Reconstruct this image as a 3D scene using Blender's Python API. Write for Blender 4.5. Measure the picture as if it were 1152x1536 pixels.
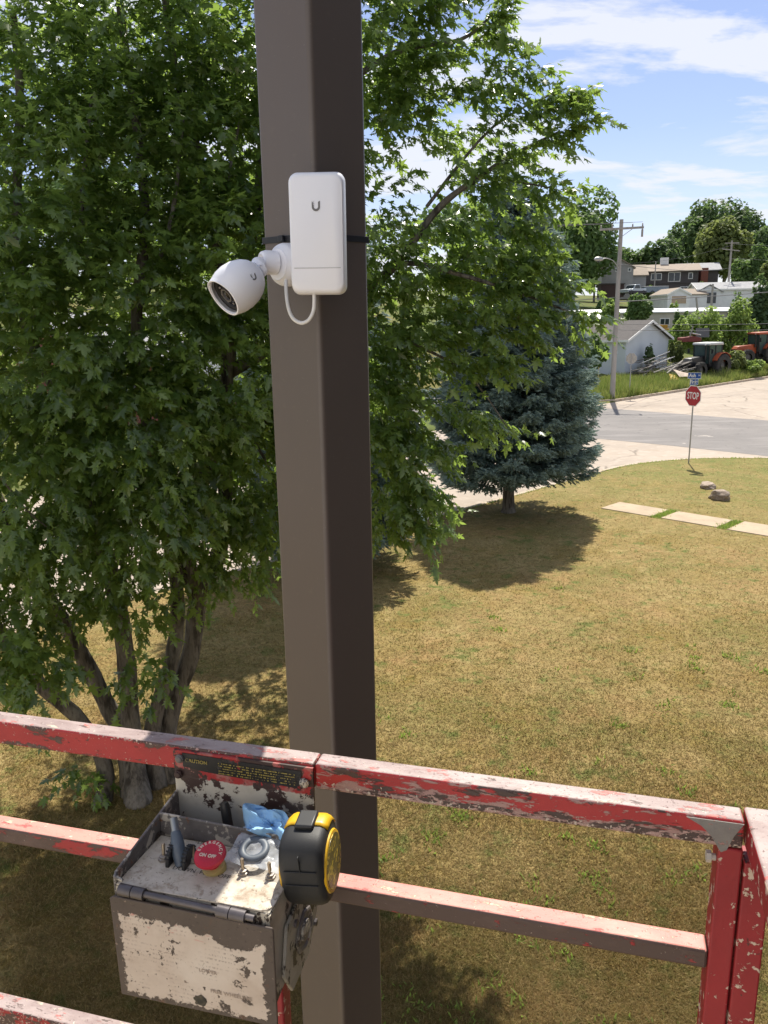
import bpy, bmesh, math, random
import numpy as np
from mathutils import Vector, Matrix, Euler, noise as mnoise

random.seed(7); rng = np.random.default_rng(7)
for o in list(bpy.data.objects): bpy.data.objects.remove(o)
S = bpy.context.scene; COL = S.collection
R = math.radians

# ------------------------------------------------------------------ camera, sky, sun, exposure
CAMZ = 5.5
PITCH, ROLL, FPX = R(13.4536), R(0.929), 1180.0
cd = bpy.data.cameras.new('camera'); cam = bpy.data.objects.new('camera', cd); COL.objects.link(cam)
cd.sensor_fit = 'VERTICAL'; cd.sensor_height = 36.0; cd.lens = 36.0 * FPX / 1536.0
cd.clip_start = 0.02; cd.clip_end = 3000
cam.matrix_world = Matrix.Translation((0, 0, CAMZ)) @ (Matrix.Rotation(math.pi/2 - PITCH, 4, 'X') @ Matrix.Rotation(-ROLL, 4, 'Z'))
S.camera = cam

SUN_EL, SUN_AZ = R(54), R(14)           # azimuth measured from +Y towards +X
w = bpy.data.worlds.new('World'); S.world = w; w.use_nodes = True
nt = w.node_tree; nt.nodes.clear()
def N(t, k, **kw):
    n = t.nodes.new(k)
    for a, b in kw.items(): setattr(n, a, b)
    return n
out = N(nt, 'ShaderNodeOutputWorld'); bg = N(nt, 'ShaderNodeBackground')
sky = N(nt, 'ShaderNodeTexSky', sky_type='NISHITA', sun_disc=False)
sky.sun_elevation = SUN_EL; sky.sun_rotation = SUN_AZ; sky.air_density = 1.0; sky.dust_density = 0.25; sky.ozone_density = 2.2
tc = N(nt, 'ShaderNodeTexCoord'); sep = N(nt, 'ShaderNodeSeparateXYZ'); nt.links.new(tc.outputs['Generated'], sep.inputs[0])
zz = N(nt, 'ShaderNodeMath', operation='MAXIMUM'); nt.links.new(sep.outputs[2], zz.inputs[0]); zz.inputs[1].default_value = 0.0
za = N(nt, 'ShaderNodeMath', operation='ADD'); nt.links.new(zz.outputs[0], za.inputs[0]); za.inputs[1].default_value = 0.16
cmb = N(nt, 'ShaderNodeCombineXYZ')
for k in (0, 1):
    d = N(nt, 'ShaderNodeMath', operation='DIVIDE'); nt.links.new(sep.outputs[k], d.inputs[0]); nt.links.new(za.outputs[0], d.inputs[1]); nt.links.new(d.outputs[0], cmb.inputs[k])
n1 = N(nt, 'ShaderNodeTexNoise'); n1.inputs['Scale'].default_value = 1.9; n1.inputs['Detail'].default_value = 10; n1.inputs['Roughness'].default_value = 0.58; n1.inputs['Distortion'].default_value = 0.25
mp = N(nt, 'ShaderNodeMapping'); mp.inputs['Location'].default_value = (1.7, 0.4, 0); mp.inputs['Scale'].default_value = (0.75, 1.25, 1)
nt.links.new(cmb.outputs[0], mp.inputs[0]); nt.links.new(mp.outputs[0], n1.inputs['Vector'])
rp = N(nt, 'ShaderNodeValToRGB'); rp.color_ramp.elements[0].position = 0.475; rp.color_ramp.elements[0].color = (0.10, 0.10, 0.10, 1); rp.color_ramp.elements[1].position = 0.555; rp.color_ramp.elements[1].color = (0.9, 0.9, 0.9, 1)
nt.links.new(n1.outputs[0], rp.inputs[0])
hz = N(nt, 'ShaderNodeMapRange'); hz.inputs['From Min'].default_value = 0.0; hz.inputs['From Max'].default_value = 0.26; hz.inputs['To Min'].default_value = 0.5; hz.inputs['To Max'].default_value = 0.0
nt.links.new(zz.outputs[0], hz.inputs[0])
mx0 = N(nt, 'ShaderNodeMath', operation='MAXIMUM'); nt.links.new(rp.outputs[0], mx0.inputs[0]); nt.links.new(hz.outputs[0], mx0.inputs[1])
mix = N(nt, 'ShaderNodeMix', data_type='RGBA'); nt.links.new(mx0.outputs[0], mix.inputs[0]); sk2 = N(nt, 'ShaderNodeMix', data_type='RGBA', blend_type='MULTIPLY'); sk2.inputs[0].default_value = 1.0; nt.links.new(sky.outputs[0], sk2.inputs[6]); sk2.inputs[7].default_value = (.95, .88, .98, 1); nt.links.new(sk2.outputs[2], mix.inputs[6]); mix.inputs[7].default_value = (6.6, 6.8, 7.3, 1)
nt.links.new(mix.outputs[2], bg.inputs[0]); bg.inputs[1].default_value = 0.092; nt.links.new(bg.outputs[0], out.inputs[0])

sl = bpy.data.lights.new('sun', 'SUN'); sl.energy = 4.9; sl.angle = R(0.53); sl.color = (1, 0.94, 0.82)
so = bpy.data.objects.new('sun', sl); COL.objects.link(so); so.location = (20, 60, 80)
sdir = Vector((math.sin(SUN_AZ)*math.cos(SUN_EL), math.cos(SUN_AZ)*math.cos(SUN_EL), math.sin(SUN_EL)))
so.rotation_euler = sdir.to_track_quat('Z', 'Y').to_euler()
S.view_settings.view_transform = 'Standard'; S.view_settings.look = 'None'; S.view_settings.gamma = 1; S.view_settings.use_curve_mapping = False
S.view_settings.exposure = 0.58
S.render.engine = 'CYCLES'; S.cycles.max_bounces = 8; S.cycles.transparent_max_bounces = 12

# ------------------------------------------------------------------ helpers
def ray(x, y):
    u, v = x - 576, y - 768; c, s = math.cos(ROLL), math.sin(ROLL)
    du, dv = c*u - s*v, s*u + c*v
    return np.array([du, FPX*math.cos(PITCH) - dv*math.sin(PITCH), -FPX*math.sin(PITCH) - dv*math.cos(PITCH)])/FPX
def at(x, y, Y): r = ray(x, y); return Vector(r*(Y/r[1])) + Vector((0, 0, CAMZ))
def uv2(u, v): return ((u - v)/math.sqrt(2), (u + v)/math.sqrt(2))
SV = [0, 1, 3, 8, 12, 20, 34, 60, 120, 300, 900]; SZ = [0, .1, .3, .6, 1.2, 4.0, 7.3, 10, 14, 17, 18]
def gz(x, y):
    s = (y - x)/math.sqrt(2) - 28.0
    return -0.15 if s < -0.1 else float(np.interp(s, SV, SZ))

def tag(o, label=None, cat=None, group=None, kind=None):
    if label: o['label'] = label
    if cat: o['category'] = cat
    if group: o['group'] = group
    if kind: o['kind'] = kind
    return o
def thing(name, label, cat, loc=(0, 0, 0), rz=0.0, group=None, rot=None):
    o = bpy.data.objects.new(name, None); COL.objects.link(o); o.empty_display_size = 0.1
    o.location = loc; o.rotation_euler = rot if rot else (0, 0, rz)
    return tag(o, label, cat, group)

class B:
    """collects shapes, then builds one mesh object"""
    def __init__(s): s.v = []; s.f = []; s.m = []
    def add(s, V, F, mi=0):
        o = len(s.v); s.v += [tuple(p) for p in V]; s.f += [tuple(i + o for i in f) for f in F]; s.m += [mi]*len(F); return s
    def box(s, c, d, rot=None, mi=0):
        V = [Vector((x*d[0]/2, y*d[1]/2, z*d[2]/2)) for x in (-1, 1) for y in (-1, 1) for z in (-1, 1)]
        if rot is not None: V = [rot @ p for p in V]
        c = Vector(c)
        return s.add([p + c for p in V], [(0,1,3,2),(4,6,7,5),(0,4,5,1),(2,3,7,6),(0,2,6,4),(1,5,7,3)], mi)
    def tube(s, pts, rad, n=8, mi=0, caps=True):
        pts = [Vector(p) for p in pts]; rad = [rad]*len(pts) if not hasattr(rad, '__len__') else rad
        V = []; F = []; prev = None
        for i, p in enumerate(pts):
            t = (pts[min(i+1, len(pts)-1)] - pts[max(i-1, 0)]).normalized()
            a = prev - t*prev.dot(t) if prev is not None else (Vector((0, 0, 1)).cross(t) if abs(t.z) < .9 else Vector((1, 0, 0)).cross(t))
            a.normalize(); prev = a; b = t.cross(a)
            for k in range(n):
                q = 2*math.pi*k/n; V.append(p + (a*math.cos(q) + b*math.sin(q))*rad[i])
        for i in range(len(pts)-1):
            for k in range(n):
                F.append((i*n+k, i*n+(k+1) % n, (i+1)*n+(k+1) % n, (i+1)*n+k))
        if caps: F += [tuple(range(n-1, -1, -1)), tuple(range((len(pts)-1)*n, len(pts)*n))]
        return s.add(V, F, mi)
    def lathe(s, prof, o, axis, n=24, mi=0, caps=True):
        """prof: (distance along axis, radius)"""
        ax = Vector(axis).normalized(); a = (Vector((0, 0, 1)).cross(ax) if abs(ax.z) < .9 else Vector((1, 0, 0)).cross(ax)).normalized(); b = ax.cross(a); o = Vector(o)
        V = []; F = []
        for h, r in prof:
            for k in range(n):
                q = 2*math.pi*k/n; V.append(o + ax*h + (a*math.cos(q) + b*math.sin(q))*max(r, 1e-5))
        for i in range(len(prof)-1):
            for k in range(n): F.append((i*n+k, i*n+(k+1) % n, (i+1)*n+(k+1) % n, (i+1)*n+k))
        if caps: F += [tuple(range(n-1, -1, -1)), tuple(range((len(prof)-1)*n, len(prof)*n))]
        return s.add(V, F, mi)
    def prism(s, poly, ext, mi=0):
        """poly: 3d points of a planar outline, ext: extrusion vector"""
        P = [Vector(p) for p in poly]; e = Vector(ext); n = len(P)
        F = [tuple(range(n)), tuple(range(2*n-1, n-1, -1))] + [(i, i+n, (i+1) % n + n, (i+1) % n) for i in range(n)]
        return s.add(P + [p + e for p in P], F, mi)
    def build(s, name, mats, parent=None, smooth=False, bevel=0, seg=2, angle=35):
        me = bpy.data.meshes.new(name); me.from_pydata(s.v, [], s.f); me.validate()
        bm = bmesh.new(); bm.from_mesh(me); bmesh.ops.recalc_face_normals(bm, faces=bm.faces); bm.to_mesh(me); bm.free()
        for m in (mats if isinstance(mats, (list, tuple)) else [mats]): me.materials.append(m)
        if len(me.polygons) == len(s.m): me.polygons.foreach_set('material_index', s.m)
        o = bpy.data.objects.new(name, me); COL.objects.link(o)
        if parent is not None: o.parent = parent
        if bevel:
            md = o.modifiers.new('bevel', 'BEVEL'); md.width = bevel; md.segments = seg; md.limit_method = 'ANGLE'; md.angle_limit = R(angle)
        if smooth or bevel:
            me.polygons.foreach_set('use_smooth', [True]*len(me.polygons))
            try: me.set_sharp_from_angle(angle=R(40))
            except Exception: pass
        return o

def big_mesh(name, V, F, mats, parent=None, tint=None, mi=None):
    """V (n,3), F (m,k) arrays"""
    me = bpy.data.meshes.new(name); n, m, k = len(V), len(F), F.shape[1]
    me.vertices.add(n); me.vertices.foreach_set('co', np.ascontiguousarray(V, dtype=np.float32).ravel())
    me.loops.add(m*k); me.loops.foreach_set('vertex_index', np.ascontiguousarray(F, dtype=np.int32).ravel())
    me.polygons.add(m); me.polygons.foreach_set('loop_start', np.arange(m, dtype=np.int32)*k)
    if mi is not None: me.polygons.foreach_set('material_index', np.asarray(mi, dtype=np.int32))
    me.update(calc_edges=True)
    if tint is not None:
        a = me.attributes.new('tint', 'FLOAT', 'POINT'); a.data.foreach_set('value', np.asarray(tint, dtype=np.float32))
    for q in (mats if isinstance(mats, (list, tuple)) else [mats]): me.materials.append(q)
    o = bpy.data.objects.new(name, me); COL.objects.link(o)
    if parent is not None: o.parent = parent
    return o
def scatter(TV, TF, M, P):
    """template TV (v,3), TF (f,k); M (n,3,3) columns are axes, P (n,3)"""
    n, v = len(P), len(TV)
    V = np.einsum('nij,vj->nvi', M, TV) + P[:, None, :]
    F = (TF[None] + (np.arange(n)*v)[:, None, None]).reshape(-1, TF.shape[1])
    return V.reshape(-1, 3), F
def nrm(a): return a/np.maximum(np.linalg.norm(a, axis=-1, keepdims=True), 1e-9)

# ------------------------------------------------------------------ materials
def rgb(c): return (c[0], c[1], c[2], 1)
class M:
    """small node-material builder"""
    def __init__(s, name, rough=.6, metal=0, spec=.5, coord='Object'):
        s.m = bpy.data.materials.new(name); s.m.use_nodes = True; s.t = s.m.node_tree
        s.b = s.t.nodes['Principled BSDF']; s.b.inputs['Roughness'].default_value = rough; s.b.inputs['Metallic'].default_value = metal; s.b.inputs['Specular IOR Level'].default_value = spec
        s.co = N(s.t, 'ShaderNodeTexCoord').outputs[coord]; s.c = None
    def L(s, a, b): s.t.links.new(a, b)
    def base(s, c): r = N(s.t, 'ShaderNodeRGB'); r.outputs[0].default_value = rgb(c); s.c = r.outputs[0]; return s
    def noise(s, scale, detail=4, rough=.6, stretch=None, dist=0, off=0):
        n = N(s.t, 'ShaderNodeTexNoise'); n.inputs['Scale'].default_value = scale; n.inputs['Detail'].default_value = detail; n.inputs['Roughness'].default_value = rough; n.inputs['Distortion'].default_value = dist
        mp = N(s.t, 'ShaderNodeMapping'); mp.inputs['Scale'].default_value = stretch or (1, 1, 1); mp.inputs['Location'].default_value = (off, off*.7, off*1.3)
        s.L(s.co, mp.inputs[0]); s.L(mp.outputs[0], n.inputs['Vector']); return n.outputs[0]
    def ramp(s, fac, lo, hi):
        r = N(s.t, 'ShaderNodeMapRange'); r.inputs['From Min'].default_value = lo; r.inputs['From Max'].default_value = hi; r.clamp = True; s.L(fac, r.inputs[0]); return r.outputs[0]
    def math(s, op, a, b=0.0):
        n = N(s.t, 'ShaderNodeMath', operation=op)
        for i, q in enumerate((a, b)):
            if isinstance(q, (int, float)): n.inputs[i].default_value = q
            else: s.L(q, n.inputs[i])
        return n.outputs[0]
    def mix(s, c, fac, k=1.0):
        if k != 1.0: fac = s.math('MULTIPLY', fac, k)
        n = N(s.t, 'ShaderNodeMix', data_type='RGBA'); 
        if isinstance(fac, (int, float)): n.inputs[0].default_value = fac
        else: s.L(fac, n.inputs[0])
        s.L(s.c, n.inputs[6])
        if isinstance(c, (tuple, list)): n.inputs[7].default_value = rgb(c)
        else: s.L(c, n.inputs[7])
        s.c = n.outputs[2]; return s
    def var(s, scale, c, lo=.4, hi=.7, k=1.0, **kw): return s.mix(c, s.ramp(s.noise(scale, **kw), lo, hi), k)
    def bump(s, h, dist=.002, strength=.6):
        b = N(s.t, 'ShaderNodeBump'); b.inputs['Distance'].default_value = dist; b.inputs['Strength'].default_value = strength; s.L(h, b.inputs['Height']); s.L(b.outputs[0], s.b.inputs['Normal']); return s
    def rough(s, fac, lo, hi):
        r = N(s.t, 'ShaderNodeMapRange'); r.inputs['To Min'].default_value = lo; r.inputs['To Max'].default_value = hi; s.L(fac, r.inputs[0]); s.L(r.outputs[0], s.b.inputs['Roughness']); return s
    def end(s):
        if s.c is not None: s.L(s.c, s.b.inputs['Base Color'])
        return s.m
def plain(name, c, rough=.6, metal=0, c2=None, scale=8, bump=0, spec=.5, lo=.4, hi=.7):
    m = M(name, rough, metal, spec).base(c)
    c2 = c2 or tuple(q*.72 for q in c)
    n = m.noise(scale, 6); m.mix(c2, m.ramp(n, lo, hi))
    if bump: m.bump(m.noise(scale*4, 5), bump)
    return m.end()

def leaf_mat(name, ca, cb, trans, tmix=.35, rough=.45, spec=.5):
    m = M(name, rough, 0, spec).base(ca)
    at_ = N(m.t, 'ShaderNodeAttribute'); at_.attribute_name = 'tint'
    m.mix(cb, at_.outputs['Fac'])
    m.end()
    tr = N(m.t, 'ShaderNodeBsdfTranslucent'); tm = N(m.t, 'ShaderNodeMix', data_type='RGBA'); tm.inputs[0].default_value = .5; m.L(m.c, tm.inputs[6]); tm.inputs[7].default_value = rgb(trans); m.L(tm.outputs[2], tr.inputs[0])
    ms = N(m.t, 'ShaderNodeMixShader'); ms.inputs[0].default_value = tmix
    m.L(m.b.outputs[0], ms.inputs[1]); m.L(tr.outputs[0], ms.inputs[2]); m.L(ms.outputs[0], m.t.nodes['Material Output'].inputs['Surface'])
    return m.m

MAPLE = leaf_mat('maple_leaf', (.062, .118, .032), (.21, .30, .075), (.46, .64, .11), .52, .27, .85)
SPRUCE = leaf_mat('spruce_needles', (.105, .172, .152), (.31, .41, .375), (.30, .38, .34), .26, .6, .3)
TREE_D = leaf_mat('dark_foliage', (.070, .118, .050), (.155, .220, .085), (.18, .28, .08), .46, .6, .3)
TREE_M = leaf_mat('mid_foliage', (.085, .148, .050), (.18, .265, .085), (.22, .34, .08), .46, .6, .3)
TREE_O = leaf_mat('olive_foliage', (.11, .15, .048), (.24, .27, .09), (.30, .36, .10), .46, .6, .3)
LIME = leaf_mat('lime_foliage', (.13, .21, .045), (.34, .44, .13), (.42, .56, .13), .5, .6, .3)
BARK = M('bark', .9, 0, .2).base((.20, .175, .145))
BARK.var(13, (.065, .055, .045), .46, .60, stretch=(1, 1, .16)).var(1.6, (.29, .27, .24), .52, .72, .8).var(40, (.10, .085, .07), .5, .7, .7, stretch=(1, 1, .3)); BARK.bump(BARK.noise(14, 8, .7, (1, 1, .18)), .035, 1.0); BARK = BARK.end()
TWIG = plain('twig_bark', (.075, .065, .05), .9, c2=(.04, .035, .03), scale=20)

def grass_color(m):
    """dry lawn colour by position: straw, tan and green patches"""
    m.base((.310, .235, .098))
    m.var(.55, (.240, .172, .050), .42, .62, detail=5)
    m.var(1.9, (.40, .305, .140), .5, .72, detail=5, off=3)
    m.var(.42, (.165, .165, .050), .50, .66, .75, detail=8, off=11); m.var(.8, (.33, .21, .095), .52, .68, .7, detail=7, off=41)
    m.var(1.1, (.36, .22, .10), .56, .70, .6, detail=6, off=29)
    # greener towards the street corner where the lawn is watered by the kerb
    sp = N(m.t, 'ShaderNodeSeparateXYZ'); m.L(m.co, sp.inputs[0])
    uu = m.math('MULTIPLY', m.math('ADD', sp.outputs[0], sp.outputs[1]), .7071)
    g = m.math('MULTIPLY', m.ramp(uu, 18, 29), m.ramp(m.noise(.8, 5, off=21), .25, .62))
    m.mix((.150, .180, .046), g, 1.0)
    m.var(4.2, (.185, .140, .050), .50, .64, .75, detail=7, off=51, rough=.7); m.var(9, (.19, .135, .055), .48, .64, .7, detail=6, off=17); m.var(5.5, (.45, .33, .14), .55, .68, .7, detail=7, off=61, rough=.7); m.var(26, (.47, .345, .145), .52, .68, .6, detail=4, off=5); m.var(2.6, (.115, .155, .038), .55, .66, .85, detail=8, off=7, rough=.68); m.var(7, (.13, .16, .04), .57, .67, .7, detail=7, off=71, rough=.7); m.var(60, (.15, .11, .04), .48, .78, .4, detail=3)
    return m
GROUND_M = grass_color(M('lawn_soil_and_thatch', .95, 0, .15)); GROUND_M.mix((.13, .095, .04), GROUND_M.ramp(GROUND_M.noise(35, 5), .5, .75), .45); GROUND_M.bump(GROUND_M.noise(45, 6, .7), .03, .8); GROUND_M = GROUND_M.end()
BLADE = grass_color(M('grass_blades', .75, 0, .2))
at_ = N(BLADE.t, 'ShaderNodeAttribute'); at_.attribute_name = 'tint'; BLADE.mix((.56, .43, .215), BLADE.ramp(at_.outputs['Fac'], .62, 1.0), .75); BLADE.mix((.27, .165, .07), BLADE.ramp(at_.outputs['Fac'], .38, .24), .55); BLADE.mix((.15, .185, .05), BLADE.ramp(at_.outputs['Fac'], .22, .05), .6)
BLADE.end()
tr_ = N(BLADE.t, 'ShaderNodeBsdfTranslucent'); BLADE.L(BLADE.c, tr_.inputs[0]); mb_ = N(BLADE.t, 'ShaderNodeMixShader'); mb_.inputs[0].default_value = .5
BLADE.L(BLADE.b.outputs[0], mb_.inputs[1]); BLADE.L(tr_.outputs[0], mb_.inputs[2]); BLADE.L(mb_.outputs[0], BLADE.t.nodes['Material Output'].inputs['Surface']); BLADE = BLADE.m
FIELD = M('rough_field', .95, 0, .1).base((.10, .13, .035)); FIELD.var(.12, (.19, .165, .06), .45, .65).var(1.2, (.06, .085, .022), .5, .7); FIELD = FIELD.end()
CONC = M('concrete_road', .9, 0, .25).base((.40, .335, .275)); CONC.var(.35, (.345, .29, .24), .4, .65).var(3, (.45, .385, .325), .5, .75).var(22, (.33, .28, .235), .6, .8, .6)
vc = N(CONC.t, 'ShaderNodeTexVoronoi', feature='DISTANCE_TO_EDGE'); vc.inputs['Scale'].default_value = .22
mpv = N(CONC.t, 'ShaderNodeMapping'); CONC.L(CONC.co, mpv.inputs[0]); 
nn = N(CONC.t, 'ShaderNodeTexNoise'); nn.inputs['Scale'].default_value = .8; nn.inputs['Detail'].default_value = 6; CONC.L(CONC.co, nn.inputs['Vector'])
va = N(CONC.t, 'ShaderNodeVectorMath', operation='ADD'); CONC.L(CONC.co, va.inputs[0]); CONC.L(nn.outputs[1], va.inputs[1]); CONC.L(va.outputs[0], vc.inputs['Vector'])
CONC.mix((.16, .135, .11), CONC.math('MULTIPLY', CONC.ramp(vc.outputs['Distance'], .02, .006), CONC.ramp(CONC.noise(.5, off=5), .42, .56)), .75); CONC.var(.18, (.30, .25, .205), .55, .72, .7, detail=8, off=23); CONC.var(1.3, (.34, .255, .18), .60, .74, .6, detail=8, off=33)
CONC.bump(CONC.noise(30, 5), .006, .5); CONC = CONC.end()
ASPH = M('worn_asphalt', .9, 0, .3).base((.185, .172, .165)); ASPH.var(.3, (.225, .208, .198), .4, .65).var(14, (.14, .13, .125), .5, .75, .6)
ASPH.var(.8, (.27, .25, .24), .54, .68, .8, stretch=(.25, 1.6, 1)); ASPH.var(2.0, (.11, .10, .098), .62, .68, .7, detail=8, off=9); ASPH.var(.9, (.42, .38, .34), .70, .73, .8, off=27); ASPH.bump(ASPH.noise(40, 5), .006, .5); ASPH = ASPH.end()
KERB = M('kerb_concrete', .9, 0, .2).base((.50, .42, .33)); KERB.var(2.5, (.38, .29, .20), .45, .65).var(20, (.30, .24, .18), .58, .8, .6); KERB = KERB.end()
SLAB = M('slab_concrete', .9, 0, .2).base((.47, .37, .265)); SLAB.var(1.1, (.39, .31, .225), .42, .66).var(14, (.38, .30, .22), .58, .8, .7); SLAB.var(4, (.26, .205, .15), .56, .7, .7, detail=8, off=9); SLAB.bump(SLAB.noise(40, 5), .004, .5); SLAB = SLAB.end()

# ------------------------------------------------------------------ the ground, streets, kerbs
us = np.unique(np.concatenate([np.linspace(-700, -60, 12), np.linspace(-60, 180, 61), np.linspace(180, 900, 14)]))
vs = np.unique(np.concatenate([np.linspace(-700, -60, 10), np.linspace(-60, 27.5, 16), [27.85, 28.0], np.linspace(28.1, 70, 30), np.linspace(70, 900, 22)]))
GV = []; 
for u in us:
    for v in vs:
        x, y = uv2(u, v); z = gz(x, y)
        if z > .6: z += .5*mnoise.noise(Vector((x*.05, y*.05, 0)))*min(1, (z-.6))
        if 33 < u < 49 and v > 27.9: z = z*min(1, max(0, (v-60)/20)) - .15*(v < 70)
        GV.append((x, y, z))
nv = len(vs); GF = [(i*nv+j, (i+1)*nv+j, (i+1)*nv+j+1, i*nv+j+1) for i in range(len(us)-1) for j in range(nv-1)]
g = B().add(GV, GF).build('ground', FIELD, smooth=True); tag(g, 'rough grassy ground rising to a hill behind the street', 'ground', kind='structure')

KV = 14.65; UC, VC, RC = 26.9, 7.65, 7.0
def lawn_edge(off=0.0):
    P = [(-60, KV + off), (-20, KV + off), (0, KV + off), (12, KV + off)]
    for k in range(13):
        a = math.pi/2*(1 - k/12); P.append((UC + (RC + off)*math.cos(a), VC + (RC + off)*math.sin(a)))
    P += [(UC + RC + off, -5), (UC + RC + off, -60)]
    return P
edge = lawn_edge()
poly = [(*uv2(u, v), 0.0) for u, v in edge] + [(*uv2(-60, -60), 0.0)]
lawn = B().prism(poly, (0, 0, -.13)).build('lawn', GROUND_M); tag(lawn, 'dry yellow brown lawn with green patches running to the kerb', 'lawn', kind='structure')
def in_lawn(x, y, m=0.1):
    u, v = (x + y)/math.sqrt(2), (y - x)/math.sqrt(2)
    ok = (v < KV - m) & (u < UC + RC - m)
    d = np.hypot(u - UC, v - VC); return ok & ~((u > UC) & (v > VC) & (d > RC - m))

st = B(); 
def sheet(u0, u1, v0, v1, z, nu=1):
    for i in range(nu):
        a, b = u0 + (u1-u0)*i/nu, u0 + (u1-u0)*(i+1)/nu
        st.add([(*uv2(a, v0), z), (*uv2(b, v0), z), (*uv2(b, v1), z), (*uv2(a, v1), z)], [(0, 1, 2, 3)])
sheet(-60, 220, 7.0, 27.75, -.125, 1); tag(st.build('street', CONC), 'pale worn concrete street passing behind the lawn', 'street', kind='structure')
st = B(); a0 = [( 34.25 + .25*math.sin(i*.7) + .1*math.sin(i*2.1), -60 + i*4) for i in range(31)]; a1 = [(46.6 + .3*math.sin(i*.9 + 1) + .1*math.sin(i*2.7), -60 + i*4) for i in range(31)]
st.add([(*uv2(*p), -.119) for p in a0] + [(*uv2(*p), -.119) for p in a1], [(i, i+1, 32+i, 31+i) for i in range(30)])
tag(st.build('cross_street', ASPH), 'grey asphalt cross street running past the stop sign', 'road', kind='structure')

def kerb_strip(path, name, label, wdt=.17, top=.015, seg=3.0):
    root = thing(name, label, 'kerb'); root['kind'] = 'structure'
    P = [Vector((*uv2(u, v), 0)) for u, v in path]; L = [0]
    for a, b in zip(P, P[1:]): L.append(L[-1] + (b-a).length)
    def pt(s):
        s = max(0, min(L[-1]-1e-4, s)); i = max(k for k in range(len(L)) if L[k] <= s); i = min(i, len(P)-2); return P[i].lerp(P[i+1], (s - L[i])/(L[i+1]-L[i])), (P[i+1]-P[i]).normalized()
    n = int(L[-1]/seg)
    for k in range(n):
        b = B(); ss = [k*seg + .008 + (seg-.016)*j/4 for j in range(5)]; dz = random.uniform(-.008, .008); ring = []
        for s in ss:
            p, t = pt(s); q = Vector((-t.y, t.x, 0))
            ring.append([p - q*.02, p + q*(wdt), p + q*wdt, p + q*(wdt-.03), p])
        V = []
        for r in ring: V += [(r[0].x, r[0].y, -.14), (r[1].x, r[1].y, -.14), (r[2].x, r[2].y, -.02 + dz), (r[3].x, r[3].y, top + dz), (r[4].x, r[4].y, top + dz)]
        F = [(i*5+j, i*5+(j+1) % 5, (i+1)*5+(j+1) % 5, (i+1)*5+j) for i in range(4) for j in range(5)] + [(0, 1, 2, 3, 4), (24, 23, 22, 21, 20)]
        b.add(V, F).build('kerb_stone', KERB, root)
ke = [(u, v) for u, v in edge if u > -25 or v < 0]; ke = [(-14, KV)] + [p for p in edge if p[0] > -5 and p[1] > -4.9] + [(UC+RC, -2)]
kerb_strip(ke, 'near_kerb', 'low pale kerb curving round the corner of the dry lawn')
fk = [(48.6, 45), (48.6, 31.0)] + [(52.0 - 3.4*math.cos(a), 31.2 - 3.4*math.sin(a)) for a in np.linspace(0, math.pi/2, 8)] + [(60, 27.75), (80, 27.65), (118, 27.3)]
kerb_strip(fk[::1], 'far_kerb', 'pale kerb along the weedy bank across the street', wdt=.2, top=.05)

# walk of concrete slabs across the lawn
walk = thing('front_walk', 'short row of tan concrete slabs set in the lawn', 'path'); walk['kind'] = 'structure'
SLABS = []
v = 11.65
for k in range(6):
    ln = [1.62, 1.62, 1.75, 1.6, 1.7, 1.6][k]; u0, u1 = 20.85 + random.uniform(-.04, .04), 21.95 + random.uniform(-.04, .04)
    b = B(); c = [(*uv2(u0, v), .022), (*uv2(u1, v - .03), .028), (*uv2(u1, v - ln), .026), (*uv2(u0, v - ln + .02), .02)]
    b.prism(c, (0, 0, -.1)).build('slab', SLAB, walk, bevel=.012); SLABS.append((u0, u1, v - ln, v)); v -= ln + .26
# a small slab by the kerb right of the stop sign
b = B(); b.prism([(*uv2(31.2, 9.0), .02), (*uv2(32.3, 9.0), .02), (*uv2(32.3, 4.0), .02), (*uv2(31.2, 4.0), .02)], (0, 0, -.1)).build('slab', SLAB, walk, bevel=.012)

# ------------------------------------------------------------------ lawn grass (nobody could count it)
n = 640000
Y = 1/np.sqrt(rng.uniform(1/34.0**2, 1/4.3**2, n)); X = rng.uniform(-.56, .56, n)*Y + rng.uniform(-.3, .3, n)
k = in_lawn(X, Y, .06); u_, v_ = (X+Y)/math.sqrt(2), (Y-X)/math.sqrt(2)
for (a, b_, c, d) in SLABS: k &= ~((u_ > a-.01) & (u_ < b_+.01) & (v_ > c) & (v_ < d))
X, Y = X[k], Y[k]; n = len(X)
patch = np.array([mnoise.noise(Vector((x*.9, y*.9, 0))) for x, y in zip(X[::1], Y[::1])]) if n < 10**6 else np.zeros(n)
hgt = rng.uniform(.012, .038, n)*(1 + .5*patch); wd = (.0022 + .00040*Y)*rng.uniform(.6, 1.4, n); an = rng.uniform(0, 2*math.pi, n); ln_ = rng.uniform(.01, .07, n); la = rng.uniform(0, 2*math.pi, n)
V = np.zeros((n, 3, 3), np.float32); dx, dy = np.cos(an)*wd, np.sin(an)*wd
V[:, 0] = np.stack([X-dx, Y-dy, np.full(n, -.002)], 1); V[:, 1] = np.stack([X+dx, Y+dy, np.full(n, -.002)], 1); V[:, 2] = np.stack([X+np.cos(la)*ln_, Y+np.sin(la)*ln_, hgt], 1)
gr = big_mesh('lawn_grass', V.reshape(-1, 3), np.arange(n*3).reshape(-1, 3), BLADE, tint=np.repeat(rng.uniform(0, 1, n), 3))
tag(gr, 'short dry straw coloured grass covering the lawn', 'grass', kind='stuff')
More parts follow.
